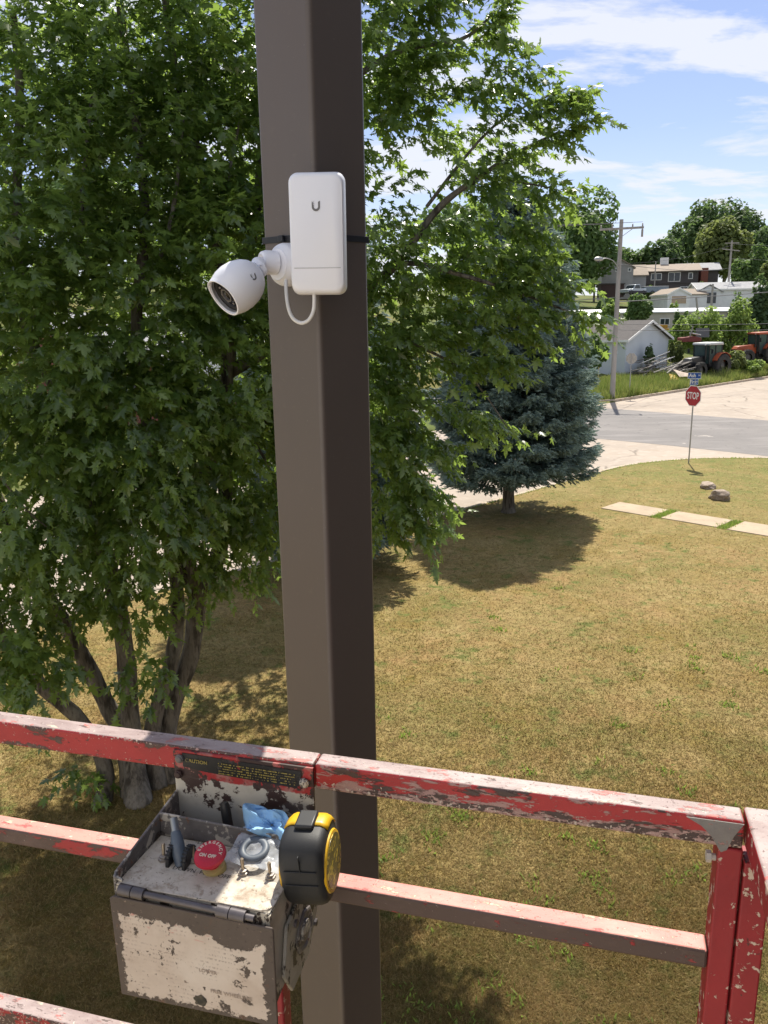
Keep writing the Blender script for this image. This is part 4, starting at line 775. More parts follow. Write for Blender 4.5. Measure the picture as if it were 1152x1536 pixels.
sheet_obj('scrap_sheet', 'warped tan sheet lying on junk in front of the black tractor', 'sheet', 1032, 562, 68.6, 2.4, 1.5, (.35, .12, .2), plain('tan_sheet', (.42, .33, .26), .7))
sheet_obj('scrap_sheet', 'bright yellow sheet in the weeds under the tan sheet', 'sheet', 1021, 569, 67.8, 1.9, 1.0, (.6, .1, -.1), plain('yellow_sheet', (.62, .42, .05), .6))
sheet_obj('sheet_metal', 'dark grey metal sheet standing among the bushes behind the black tractor', 'panel', 1054, 499, 79, 1.4, .9, (1.4, 0, .1), plain('grey_panel', (.12, .12, .125), .7), .02)
q = at(1034, 508, 78); rw = thing('rusty_wreck', 'rusty red farm implement in the bushes behind the lumber pile', 'implement', (q.x, q.y, q.z-.3), R(10))
RUST = plain('rust_red', (.20, .045, .04), .8, c2=(.16, .05, .04), scale=4)
B().prism([(-1.0, -.5, 0), (1.0, -.5, 0), (1.0, -.5, .35), (.3, -.5, .55), (-1.0, -.5, .4)], (0, 1, 0)).build('body', RUST, rw, bevel=.04); B().tube([(-.2, -.4, .5), (.05, -.4, 1.5)], .06, 6).build('lever', WOODG, rw); B().box((.4, -.3, .75), (.9, .6, .08), Matrix.Rotation(.2, 3, 'Y')).build('cover', TRIM, rw)
q = at(994, 474, 88); ex_ = thing('loader', 'yellow loader showing its roof behind the garage ridge', 'loader', (q.x, q.y, q.z-2.8), 0)
YEL = plain('loader_yellow', (.55, .28, .03), .6); B().box((0, 0, .9), (1.3, 1.0, 1.2)).build('body', YEL, ex_, bevel=.08); B().box((.1, 0, 1.7), (.8, .9, .35)).build('cab_roof', YEL, ex_, bevel=.06)

# added, unseen: pale wall bounces sun onto the pole, dark wing blocks its sky
bl = thing('added_building', 'unseen pale wall and dark wing added behind the viewer to shape the light', 'added_building', (0, 0, 0))
B().box((-6.5, -3.2, 3.6), (14.0, .4, 7.2)).build('wall', plain('added_bounce_wall', (.80, .77, .74), .85, c2=(.74, .71, .68)), bl); B().box((7.4, -2.2, 4.2), (10.2, 9.8, 8.4)).build('wing', plain('added_sky_blocker', (.035, .028, .024), .85), bl)
# ------------------------------------------------------------------ steel pole with the devices
STEEL = M('bronze_painted_steel', .38, 0, .5).base((.114, .094, .084)); STEEL.var(1.2, (.125, .103, .092), .4, .65); STEEL.var(3.5, (.115, .09, .077), .5, .7, stretch=(1, 1, .2), off=4); STEEL.var(60, (.15, .122, .105), .62, .75, .5); STEEL.var(2.2, (.175, .15, .132), .60, .78, .5, stretch=(1, 1, .08), off=14); STEEL.var(240, (.24, .21, .19), .69, .72, .6, off=8); STEEL.rough(STEEL.noise(4, 5), .28, .52); STEEL.bump(STEEL.noise(14, 4), .0006, .25); STEEL = STEEL.end()
PC = Vector((-.0988, 1.285, 0)); HD = .0812
pole = thing('steel_pole', 'tall square bronze painted steel pole in the centre', 'pole', PC, R(5))
B().prism([(0, -HD, 0), (HD, 0, 0), (0, HD, 0), (-HD, 0, 0)], (0, 0, 10.5)).build('shaft', STEEL, pole, bevel=.0075, seg=4)
bp = B().box((0, 0, .0125), (.26, .26, .025), Matrix.Rotation(R(45), 3, 'Z')).build('base_plate', STEEL, pole, bevel=.004)
WP = M('white_plastic', .32, 0, .5).base((.86, .87, .93)); WP.var(9, (.84, .85, .91), .4, .7); WP = WP.end()
WP2 = M('white_plastic_matte', .42, 0, .5).base((.86, .87, .93)); WP2.var(9, (.83, .84, .90), .4, .7); WP2 = WP2.end()
LOGO = plain('logo_grey', (.16, .16, .17), .4); BLK = plain('black_plastic', (.018, .018, .019), .42, c2=(.026, .026, .027), scale=30); DARKG = plain('lens_glass', (.008, .009, .012), .04, c2=(.012, .012, .016), scale=30)
def rounded_poly(w_, h_, r, n=7):
    P = []
    for cx, cz, a0_ in ((w_/2-r, h_/2-r, 0), (-w_/2+r, h_/2-r, 90), (-w_/2+r, -h_/2+r, 180), (w_/2-r, -h_/2+r, 270)):
        for k in range(n): a_ = R(a0_ + 90*k/(n-1)); P.append((cx + r*math.cos(a_), cz + r*math.sin(a_)))
    return P
def logo(parent, mtx, h):
    """broken-pixel letter U mark"""
    s_ = h; P = []
    outer = [(-.42, .5)] + [(-.42*math.cos(a_), -.08 - .42*math.sin(a_)) for a_ in np.linspace(0, math.pi, 14)] + [(.42, .5), (.22, .38), (.22, -.06)] + [(.22*math.cos(a_), -.06 - .22*math.sin(a_)) for a_ in np.linspace(0, math.pi, 10)] + [(-.22, .12), (-.30, .12), (-.30, .28), (-.36, .28)]
    b_ = B().prism([mtx @ Vector((x*s_, y*s_, 0)) for x, y in outer], mtx.to_3x3() @ Vector((0, 0, .0004)))
    for (x, y, q) in ((-.30, .36, .07), (-.2, .26, .06), (-.2, .46, .05), (-.27, .2, .04)):
        b_.prism([mtx @ Vector(((x+i*q)*s_, (y+j*q)*s_, 0)) for i, j in ((-.5, -.5), (.5, -.5), (.5, .5), (-.5, .5))], mtx.to_3x3() @ Vector((0, 0, .0004)))
    return b_.build('logo', LOGO, parent)
nb = thing('wireless_bridge', 'white rectangular wireless bridge strapped upright to the pole', 'antenna', (-.0855, 1.176, CAMZ + .1235), R(-3), rot=(R(1.0), R(.6), R(-4)))
W2, H2 = .0775, .1630
lev = [(0.0, 1.0, .012), (-.010, 1.0, .012), (-.018, .975, .013), (-.0225, .93, .014), (-.0245, .86, .014)]
bb = B(); V = []; npt = 4*7
for y_, k_, r_ in lev:
    V += [(x_, y_, z_) for x_, z_ in rounded_poly(W2*(.5+.5*k_) if k_ < 1 else W2, H2*(.35+.65*k_) if k_ < 1 else H2, r_)]
F = [(i*npt+j, i*npt+(j+1) % npt, (i+1)*npt+(j+1) % npt, (i+1)*npt+j) for i in range(len(lev)-1) for j in range(npt)] + [tuple(range(npt)), tuple(range(len(lev)*npt-1, (len(lev)-1)*npt-1, -1))]
bb.add(V, F).build('housing', WP, nb, smooth=True, bevel=0)
B().prism([(x_, .0, z_) for x_, z_ in rounded_poly(W2*.93, H2*.95, .012)], (0, .010, 0)).build('back_shell', WP2, nb)
B().box((0, .02, .0), (.03, .024, .10)).build('mount_spine', WP2, nb, bevel=.003)
B().box((0, -.0246, -.0455), (.0655, .0006, .0009)).build('seam', plain('seam_grey', (.45, .45, .47), .6), nb)
logo(nb, Matrix.Translation((.0, -.0247, .036)) @ XZ, .0135)
# strap
SB = Vector((0, 0, 0)); hs = HD + .0016; z0_ = CAMZ + .1265
strap = B(); loop = [(0, -hs, -.001), (hs, 0, .001), (0, hs, .001), (-hs, 0, .0005)]
Vst = [];
for x_, y_, z_ in loop: Vst += [(x_, y_, z_-.0048), (x_, y_, z_+.0048), (x_*.985, y_*.985, z_+.0048), (x_*.985, y_*.985, z_-.0048)]
strap.add(Vst, [(i*4+j, i*4+(j+1) % 4, ((i+1) % 4)*4+(j+1) % 4, ((i+1) % 4)*4+j) for i in range(4) for j in range(4)])
sto = strap.build('cable_tie', plain('tie_black', (.018, .02, .026), .5), None, bevel=.0005); sto.location = (PC.x, PC.y, z0_); sto.rotation_euler = (0, 0, R(5)); tag(sto, 'black cable tie wrapped round the pole behind the bridge', 'cable tie')
hd = B().box((-.052, -.0365, 0), (.010, .006, .0095), Matrix.Rotation(R(-45), 3, 'Z')).build('tie_head', sto.data.materials[0], sto, bevel=.001)
# camera
cc = Vector((-.2005, 1.160, CAMZ + .056)); axis = Vector((-.64, -.54, -.55)).normalized()
cm = thing('security_camera', 'white bullet security camera pointing down left on the pole', 'camera', cc)
prof = [(-.0455, .008), (-.0445, .014), (-.0415, .0205), (-.035, .0280), (-.025, .0350), (-.011, .0400), (.005, .0418), (.019, .0405), (.031, .0368), (.0375, .0345), (.0375, .0318), (.034, .0308)]
B().lathe(prof, (0, 0, 0), axis, 40, caps=False).build('shell', WP, cm, smooth=True)
# hood lip, upper half only, slightly longer
a_ = Vector((0, 0, 1)); upv = (a_ - axis*a_.dot(axis)).normalized(); rt_ = axis.cross(upv)
hb = B(); rows = [(.0335, .0360), (.0405, .0345), (.0405, .0328), (.0335, .0328)]; n_ = 22; Vh = []
for i in range(n_+1):
    q = R(-115 + 230*i/n_); fade = math.cos(R(-115 + 230*i/n_)*.75)
    for h_, r_ in rows: Vh.append(axis*(.0335 + (h_-.0335)*max(.1, fade)) + (upv*math.cos(q) + rt_*math.sin(q))*r_)
hb.add(Vh, [(i*4+j, i*4+(j+1) % 4, (i+1)*4+(j+1) % 4, (i+1)*4+j) for i in range(n_) for j in range(4)]).build('hood', WP, cm, smooth=True)
fp = B().lathe([(.024, .031), (.0285, .0308), (.0285, .024), (.0255, .0225)], (0, 0, 0), axis, 32, caps=False).build('face_ring', BLK, cm, smooth=True)
B().lathe([(.0252, .0232), (.0262, .001)], (0, 0, 0), axis, 32, caps=False).build('face_glass', DARKG, cm)
B().lathe([(.026, .0135), (.031, .0125), (.031, .0095), (.0285, .0085)], (0, 0, 0), axis, 24, caps=False).build('lens_barrel', plain('lens_barrel_grey', (.09, .085, .09), .35), cm, smooth=True)
B().lathe([(.0285, .0088), (.0302, .006), (.031, .0005)], (0, 0, 0), axis, 20, caps=False).build('lens', DARKG, cm, smooth=True)
for q in range(8):
    a_ = q*math.pi/4; B().lathe([(.026, .0026), (.0275, .0022), (.028, .0004)], (upv*math.cos(a_) + rt_*math.sin(a_))*.0185, axis, 8).build('infrared_led', plain('led_clear', (.22, .20, .20), .2), cm)
# logo on the side facing us
def on_shell(h_, dirv):
    d_ = (dirv - axis*dirv.dot(axis)).normalized(); r_ = float(np.interp(h_, [p_[0] for p_ in prof[:9]], [p_[1] for p_ in prof[:9]])); return axis*h_ + d_*(r_+.0002), d_
pt_, nz = on_shell(-.012, Vector((.25, -1, -.10))); xax = Vector((.93, 0, .30)); xax = (xax - nz*xax.dot(nz)).normalized(); yax = nz.cross(xax)
logo(cm, Matrix((( xax.x, yax.x, nz.x, pt_.x), (xax.y, yax.y, nz.y, pt_.y), (xax.z, yax.z, nz.z, pt_.z), (0, 0, 0, 1))), .0115)
# arm from the mount to the body
fn = Vector((-math.sin(R(45+5-5)), -math.cos(R(45)), 0)).normalized()
mbase = Vector((-.1345, 1.2415, CAMZ + .0885)) - cc
B().lathe([(0, .031), (.004, .0315), (.014, .031), (.020, .0285), (.0225, .024), (.026, .0225)], mbase, fn, 32).build('mount_base', WP2, cm, smooth=True)
B().lathe([(.026, .0175), (.042, .0172), (.048, .015), (.050, .011), (.046, .009)], mbase + Vector((0, 0, .0015)), fn + Vector((-.35, 0, .04)), 28).build('mount_cup', WP2, cm, smooth=True)
jn = mbase + (fn + Vector((-.35, 0, .04))).normalized()*.049
B().tube(smooth_path([jn, jn.lerp(-axis*.041, .5) + Vector((-.002, -.002, .003)), -axis*.037], 4), [.0085]*4 + [.0105]*4 + [.0125], 16).build('arm', WP2, cm, smooth=True)
B().lathe([(-.056, .0145), (-.047, .0155), (-.045, .012)], (0, 0, 0), axis, 24).build('collar', WP2, cm, smooth=True)
for q in (.6, 1.3): d_ = Vector((.3, -.8, q-.9)).normalized(); B().lathe([(-.003, .0022), (.003, .002)], -axis*.049 + d_*.0165, d_, 10).build('collar_screw', WP2, cm)
for o_ in cm.children:
    if o_.name.split('.')[0] in ('shell', 'hood', 'face_ring', 'face_glass', 'lens_barrel', 'lens', 'infrared_led', 'logo', 'collar', 'collar_screw'): o_.data.transform(Matrix.Scale(.83, 4))
# cable
CABW = plain('white_cable', (.74, .74, .74), .45, c2=(.68, .68, .68), scale=20)
cpts = [at(429, 420, 1.203), at(429.5, 440, 1.196), at(433, 463, 1.186), (at(440, 478, 1.178)), at(452, 484.5, 1.172), at(463, 480, 1.168), at(470, 467, 1.166), at(471.5, 450, 1.166), at(471, 437, 1.168)]
tag(B().tube(smooth_path(cpts, 5), .0027, 12).build('white_cable', CABW, smooth=True), 'short white cable looping from the camera mount up into the bridge', 'cable')

# ------------------------------------------------------------------ guard rails of the lift basket
CORNER = Vector((.34286, .66310, CAMZ)); RZ = math.atan2(-.26098, .96535)
def paint(name, base, chips, rough=.5, bumpd=.0006, edge=None):
    m = M(name, rough, 0, .4).base(base); h = None; eg = None
    if edge:
        sp = N(m.t, 'ShaderNodeSeparateXYZ'); m.L(m.co, sp.inputs[0]); eg = m.ramp(m.math('ABSOLUTE', m.math('SUBTRACT', sp.outputs[edge[0]], edge[1])), edge[2]*.45, edge[2])
        if len(edge) > 4: eg = m.math('MAXIMUM', m.ramp(sp.outputs[edge[0]], edge[1]+edge[2]*.2, edge[1]-edge[2]), 0.0)
    for c_, sc, lo, hi, stv, off in chips:
        nz_ = m.noise(sc, 9, .66, stv, .2, off); nz_ = m.math('ADD', nz_, m.math('MULTIPLY', eg, edge[3])) if eg is not None else nz_; k_ = m.ramp(nz_, lo, hi); m.mix(c_, k_); h = k_ if h is None else m.math('ADD', h, k_)
    m.bump(h, bumpd, .6); return m.end()
ST = (.4, 1, 1)
RED_F = paint('red_paint_worn', (.42, .034, .036), [((.36, .030, .033), 14, .4, .6, None, 0), ((.10, .058, .05), 40, .585, .60, ST, 2), ((.48, .28, .24), 150, .64, .66, None, 6), ((.60, .49, .40), 230, .645, .665, None, 13), ((.12, .07, .06), 120, .62, .64, ST, 15), ((.56, .46, .38), 70, .69, .705, None, 9)], edge=(2, -.4855, .0155, .075))
RED_W = paint('red_paint_heavily_worn', (.42, .034, .036), [((.36, .030, .033), 14, .4, .6, None, 0), ((.37, .22, .20), 60, .54, .565, (.3, 1, 1.3), 6), ((.075, .047, .043), 40, .56, .58, (.3, 1, 1.3), 2), ((.42, .27, .24), 170, .60, .62, ST, 14), ((.60, .50, .42), 200, .66, .68, None, 9)], edge=(2, -.4855, .0155, .13, 1))
RED_P = paint('red_paint_post', (.33, .022, .028), [((.27, .02, .025), 10, .4, .65, None, 0), ((.62, .48, .38), 75, .635, .65, None, 4), ((.11, .05, .045), 50, .68, .70, None, 8)], edge=(0, -.0113, .0112, .055))
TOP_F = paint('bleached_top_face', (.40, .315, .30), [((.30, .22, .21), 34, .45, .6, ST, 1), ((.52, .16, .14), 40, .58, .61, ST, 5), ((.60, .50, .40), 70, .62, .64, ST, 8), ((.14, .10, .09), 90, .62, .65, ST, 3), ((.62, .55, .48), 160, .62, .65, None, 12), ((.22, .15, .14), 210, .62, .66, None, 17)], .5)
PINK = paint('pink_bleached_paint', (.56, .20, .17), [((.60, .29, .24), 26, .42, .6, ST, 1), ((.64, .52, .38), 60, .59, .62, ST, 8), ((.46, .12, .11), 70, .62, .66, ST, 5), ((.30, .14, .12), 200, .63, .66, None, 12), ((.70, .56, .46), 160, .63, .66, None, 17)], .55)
BROWN = paint('brown_primer', (.095, .060, .052), [((.36, .03, .034), 26, .57, .59, ST, 2), ((.14, .09, .078), 40, .5, .7, ST, 5), ((.30, .05, .05), 90, .60, .62, ST, 19), ((.50, .40, .33), 170, .64, .66, None, 9)], edge=(2, -.6335, .011, -.02))
GREYP = paint('grey_repair_paint', (.23, .215, .20), [((.19, .175, .165), 40, .4, .65, None, 0), ((.36, .20, .18), 110, .60, .62, None, 3), ((.09, .06, .05), 90, .64, .66, None, 5)], .55)
rail = thing('guard_rail', 'chipped red front guard rail of the lift basket with three bars', 'guard rail', CORNER, RZ)
def bar(name, c, d, mats, parent, pick, bev=.003):
    """a square tube whose upward faces take the weathered top material"""
    b_ = B().box(c, d); o = b_.build(name, mats, parent)
    me = o.data
    for p_ in me.polygons: p_.material_index = pick(p_)
    md = o.modifiers.new('bevel', 'BEVEL'); md.width = bev; md.segments = 3; md.limit_method = 'ANGLE'
    me.polygons.foreach_set('use_smooth', [True]*len(me.polygons)); me.set_sharp_from_angle(angle=R(50)); return o
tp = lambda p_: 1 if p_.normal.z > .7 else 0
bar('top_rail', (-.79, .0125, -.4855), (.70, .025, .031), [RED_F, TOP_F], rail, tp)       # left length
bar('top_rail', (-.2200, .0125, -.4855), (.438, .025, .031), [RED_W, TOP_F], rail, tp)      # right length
bar('mid_rail', (-.83, .0125, -.6335), (.62, .025, .022), [BROWN, PINK], rail, tp)
bar('mid_rail', (-.271, .0125, -.6335), (.496, .025, .022), [BROWN, PINK], rail, tp)
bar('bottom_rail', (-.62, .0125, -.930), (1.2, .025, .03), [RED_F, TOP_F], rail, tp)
po = bar('post', (-.0113, .0150, -1.05), (.0225, .030, 1.096), [RED_P, RED_P], rail, tp, .002)
bar('post', (-.505, .0135, -1.12), (.024, .024, .95), [RED_P, RED_P], rail, tp)
# weld plate in bare grey paint at the corner, outline as seen on the rail front
gp_ = [(-.054, -.4725), (-.002, -.4725), (-.010, -.487), (-.0155, -.503), (-.0205, -.506), (-.0225, -.503), (-.030, -.490), (-.040, -.480)]
B().prism([(x_, -.0012, z_) for x_, z_ in gp_], (0, .001, 0)).build('corner_gusset', GREYP, rail)
B().lathe([(0, .0035), (.004, .0035), (.0045, .006), (.009, .006), (.0095, .003)], (-.0226, .010, -.520), (-1, 0, 0), 6).build('bolt', plain('white_bolt', (.6, .56, .5), .6), rail)
sr = thing('side_guard_rail', 'red side guard rail of the basket leaving the corner toward the viewer', 'guard rail', CORNER, RZ)
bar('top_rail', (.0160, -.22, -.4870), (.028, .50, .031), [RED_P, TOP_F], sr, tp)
bar('post', (.0145, .0150, -1.06), (.0250, .029, 1.09), [RED_P, RED_P], sr, tp, .002)

# ------------------------------------------------------------------ control box on the rail
WCHIP = paint('white_paint_chipped', (.56, .52, .46), [((.46, .43, .38), 14, .4, .65, None, 0), ((.36, .33, .29), 40, .55, .75, None, 2), ((.055, .032, .028), 17, .555, .575, None, 4), ((.30, .17, .10), 30, .66, .69, None, 7)], .6)
PANEL = paint('cream_panel_grimy', (.60, .535, .45), [((.52, .45, .36), 40, .4, .6, None, 0), ((.36, .29, .22), 110, .52, .66, None, 2), ((.14, .11, .09), 190, .60, .66, None, 4), ((.30, .22, .15), 26, .56, .7, None, 6)], .65)
METAL = paint('worn_grey_metal', (.17, .155, .15), [((.10, .088, .083), 20, .4, .65, None, 0), ((.46, .42, .36), 46, .535, .56, None, 3), ((.20, .10, .06), 60, .61, .66, None, 9), ((.34, .32, .30), 150, .62, .66, None, 11), ((.04, .03, .027), 26, .58, .62, None, 6)], .5)
SIDE = paint('side_paint_peeling', (.58, .53, .44), [((.46, .41, .33), 20, .4, .6, None, 0), ((.06, .042, .034), 34, .545, .565, (1, 1, .5), 4), ((.28, .14, .07), 22, .62, .66, None, 7)], .55)
ROD = plain('hinge_rod_steel', (.13, .115, .12), .4, .4, c2=(.09, .08, .083), scale=40)
box = thing('control_box', 'battered white lift control box bolted to the front guard rail', 'control box', CORNER, RZ)
X0, X1 = -.611, -.440; DB = -.134     # local y: toward the viewer is negative
# back plate hung on the rail: red at the top, white below
def backplate():
    m = M('back_plate_paint', .55, 0, .4).base((.36, .030, .032))
    sp = N(m.t, 'ShaderNodeSeparateXYZ'); m.L(m.co, sp.inputs[0])
    k_ = m.ramp(m.math('ADD', sp.outputs[2], m.math('MULTIPLY', m.noise(55, 6), .014)), -.4985, -.5000)
    m.mix((.50, .47, .41), k_); m.var(50, (.38, .35, .30), .5, .7, .6, off=2)
    c_ = m.ramp(m.noise(24, 9, .70, None, .2, 12.3), .495, .51); m.mix((.050, .028, .025), c_); m.mix((.2, .19, .19), m.ramp(m.noise(9, 4, .5, (1, 1, 2.2), 0, 31), .62, .75), .6); m.bump(k_, .0006, .6); return m.end()
B().prism([(X0, -.0035, -.4735), (X1, -.0035, -.4735), (X1, -.0035, -.575), (X0, -.0035, -.575)], (0, .003, 0)).build('back_plate', backplate(), box)
B().prism([(X0, -.003, -.526), (X0, DB, -.541), (X0, DB, -.660), (X0, -.003, -.640)], (.0022, 0, 0)).build('left_wall', METAL, box, bevel=.0006)
B().prism([(X1, -.0035, -.552), (X1, DB, -.556), (X1, DB, -.662), (X1, -.0035, -.640)], (-.0022, 0, 0)).build('right_wall', SIDE, box)
B().prism([(X0+.0025, DB, -.553), (X1-.0025, DB, -.553), (X1-.0025, DB, -.66), (X0+.0025, DB, -.66)], (0, .002, 0)).build('front_wall', SIDE, box)
B().box(((X0+X1)/2, -.07, -.6515), (X1-X0-.006, .122, .002)).build('floor', METAL, box)
# partition with a rolled top edge
B().prism([(X0+.0025, -.0455, -.5290), (X1-.004, -.0455, -.535), (X1-.004, -.0455, -.556), (X0+.0025, -.0455, -.556)], (0, .002, 0)).build('partition', METAL, box)
B().tube([(X0+.0025, -.0445, -.5287), (X1-.004, -.0445, -.5347)], .0016, 8).build('partition_edge', METAL, box, smooth=True)
B().tube([(X0+.001, -.003, -.5265), (X0+.001, DB+.004, -.5405), (X0+.0035, DB-.001, -.5415), (X0+.012, DB-.001, -.5440)], .0017, 8).build('rim', METAL, box, smooth=True)
# switch panel: rounded front corner
pz = lambda y_: -.5545 - (y_ + .0475)*(-.0055/.0865)*-1 if False else -.5545 + (-.0475 - y_)*.0045/.087
pan = [(X0+.003, -.0475), (X1+.0005, -.0475), (X1+.0005, DB+.010), (X1-.0025, DB+.003), (X1-.009, DB), (X0+.003, DB)]
B().prism([(x_, y_, pz(y_)) for x_, y_ in pan], (0, 0, -.0022)).build('switch_panel', PANEL, box, bevel=.0006)
# hinge along the front top edge
hz0 = -.5555; hy = DB - .0045
hg = B().tube([(X0+.010, hy, hz0+.004), (X1-.014, hy, hz0-.001)], .0033, 14).build('hinge_rod', ROD, box, smooth=True)
for a_, b_ in ((.010, .024), (.025, .038), (.118, .131), (.132, .148)):
    s0, s1 = a_/.171*.171, b_; zf = lambda s_: hz0 + .004 - .005*s_/.16
    B().tube([(X0+s0, hy, zf(s0)), (X0+s1, hy, zf(s1))], .0058, 18).build('hinge_knuckle', ROD, hg, smooth=True, bevel=0)
# front lid hanging open, with torn instruction label
def lidmat():
    m = M('lid_paint_with_torn_label', .55, 0, .35).base((.105, .080, .068)); m.var(30, (.085, .065, .056), .4, .65); m.var(90, (.16, .12, .10), .66, .70, .7); m.var(150, (.30, .22, .17), .655, .69, .8, off=6); m.var(45, (.15, .075, .045), .60, .68, .7, off=13); m.var(200, (.05, .035, .03), .6, .68, .6, off=15)
    sp = N(m.t, 'ShaderNodeSeparateXYZ'); m.L(m.co, sp.inputs[0]); x_, z_ = sp.outputs[0], sp.outputs[2]
    ax_ = m.math('SUBTRACT', m.math('ABSOLUTE', m.math('SUBTRACT', x_, -.5245)), .0785); az_ = m.math('SUBTRACT', m.math('ABSOLUTE', m.math('SUBTRACT', z_, -.6255)), .0485)
    d_ = m.math('MAXIMUM', ax_, az_)
    # upper edge torn lower on the left of the middle
    dip = m.math('MULTIPLY', m.ramp(m.noise(16, 2, .5, (1, 0, 0), 0, 2.2), .42, .62), .016)
    top_ = m.math('SUBTRACT', m.math('ADD', z_, dip), -.5790); d_ = m.math('MAXIMUM', d_, top_)
    d_ = m.math('ADD', d_, m.math('MULTIPLY', m.math('SUBTRACT', m.noise(75, 9, .68), .5), .024)); d_ = m.math('ADD', d_, m.math('MULTIPLY', m.math('SUBTRACT', m.noise(260, 5, .7), .5), .012))
    k_ = m.ramp(d_, .0006, -.0006)
    holes = m.math('MULTIPLY', m.ramp(m.noise(48, 9, .68, None, 0, 5.5), .605, .592), m.ramp(m.noise(60, 6, .6, (1, 1, .8), .4, 14.2), .67, .655)); k_ = m.math('MULTIPLY', k_, holes)
    lab = N(m.t, 'ShaderNodeRGB'); lab.outputs[0].default_value = (.60, .50, .42, 1); keep = m.c; m.c = lab.outputs[0]
    m.var(40, (.52, .42, .345), .45, .7).var(12, (.66, .57, .49), .5, .7)
    # faded rows of print, too worn to read
    rows_ = m.math('GREATER_THAN', m.math('SINE', m.math('MULTIPLY', m.math('ADD', z_, m.math('MULTIPLY', x_, .03)), 1250)), .25)
    m.mix((.25, .18, .15), m.math('MULTIPLY', m.math('MULTIPLY', rows_, m.ramp(m.noise(420, 3, .6, (1, 1, .4)), .50, .56)), m.ramp(m.noise(26, 4, .5, None, 0, 8), .48, .58)), .55)
    m.mix((.55, .16, .13), m.math('MULTIPLY', m.ramp(m.noise(150, 4, .6, (.4, 1, 1.6)), .6, .68), m.ramp(z_, -.600, -.592)), .6)
    m.var(140, (.16, .11, .085), .68, .71, .8, off=4)
    labc = m.c; m.c = keep; m.mix(labc, k_); m.bump(k_, .0009, .8); return m.end()
lp = [(X0+.003, -.5600), (X1+.005, -.5625), (X1+.006, -.566), (X1+.005, -.678), (X0-.0005, -.6805), (X0-.002, -.5635)]
lid = B().prism([(x_, DB-.004, z_) for x_, z_ in lp], (0, -.0026, 0)).build('front_lid', lidmat(), box, bevel=.0010)
lt = plain('faded_print', (.40, .31, .25), .7, c2=(.20, .15, .12), scale=300)
LM = lambda x_, z_: Matrix.Translation((x_, DB-.0070, z_)) @ XZ
text_mesh('LOWER', .0058, 'print', lt, lid, LM(-.5075, -.6280), 0, .0001); text_mesh('FREE WHEELING', .0062, 'print', lt, lid, LM(-.4835, -.6505), 0, .0001)
WCHIP2 = paint('cover_paint_grey', (.42, .39, .34), [((.32, .295, .25), 30, .4, .6, None, 0), ((.045, .036, .032), 40, .56, .58, (1, 1, .6), 4), ((.40, .37, .32), 60, .60, .63, None, 7)], .45)
# side socket cover
cv_ = [(-.105, -.592), (-.022, -.574), (-.012, -.600), (-.012, -.632), (-.050, -.672), (-.098, -.676), (-.118, -.640)]
sc = B().prism([(X1+.001, y_, z_) for y_, z_ in cv_], (.004, 0, 0)).build('side_cover', WCHIP2, box, bevel=.0015)
B().lathe([(0, .024), (.002, .0235), (.003, .020), (.001, .018)], (X1+.005, -.062, -.630), (1, 0, 0), 8).build('socket_ring', METAL, sc, bevel=.0008); B().lathe([(0, .012), (.003, .011), (.0035, .004)], (X1+.0055, -.062, -.630), (1, 0, 0), 16).build('socket', METAL, sc)
for y_, z_ in ((-.085, -.603), (-.03, -.648)): B().lathe([(0, .004), (.003, .004), (.0035, .002)], (X1+.005, y_, z_), (1, 0, 0), 8).build('screw', ROD, sc)
# sticker and bolts on the back plate
stk = B().prism([(X0+.012, -.0045, -.4755), (X1-.014, -.0045, -.4785), (X1-.013, -.0045, -.5005), (X0+.040, -.0045, -.4960), (X0+.012, -.0045, -.4925)], (0, .0008, 0)).build('caution_sticker', paint('sticker_black', (.016, .015, .015), [((.05, .045, .045), 50, .55, .6, None, 1), ((.36, .03, .03), 30, .61, .63, None, 3), ((.5, .47, .42), 40, .66, .67, None, 5)], .45), box)
yel = plain('sticker_yellow', (.34, .27, .06), .5, c2=(.06, .05, .03), scale=120, lo=.52, hi=.60); SM = lambda x_, z_: Matrix.Translation((x_, -.0056, z_)) @ Matrix.Rotation(R(1), 4, 'Y') @ XZ
text_mesh('CAUTION', .0062, 'print', yel, stk, SM(X0+.030, -.4838), 0, .0001)
pr_ = B()
for k_ in range(5):
    x_ = X0+.058
    while x_ < X1-.020:
        w_ = random.uniform(.0006, .0016)
        if random.random() < .82: pr_.box((x_, -.0056, -.4812 - k_*.0031 - (x_-X0)*.014), (w_, .0002, random.uniform(.0009, .0016)))
        x_ += w_ + random.uniform(.0003, .0007) + (.0012 if random.random() < .2 else 0)
pr_.build('print', yel, stk)
for x_, z_, r_ in ((X0+.009, -.4825, .0052), (X1-.010, -.4915, .0058), (X0+.006, -.503, .0050)):
    B().lathe([(0, r_), (.0025, r_), (.003, r_*.8), (.0045, r_*.75), (.005, r_*.5)], (x_, -.0046, z_), (0, -1, 0), 8).build('bolt', WCHIP if z_ < -.5 else METAL, box)
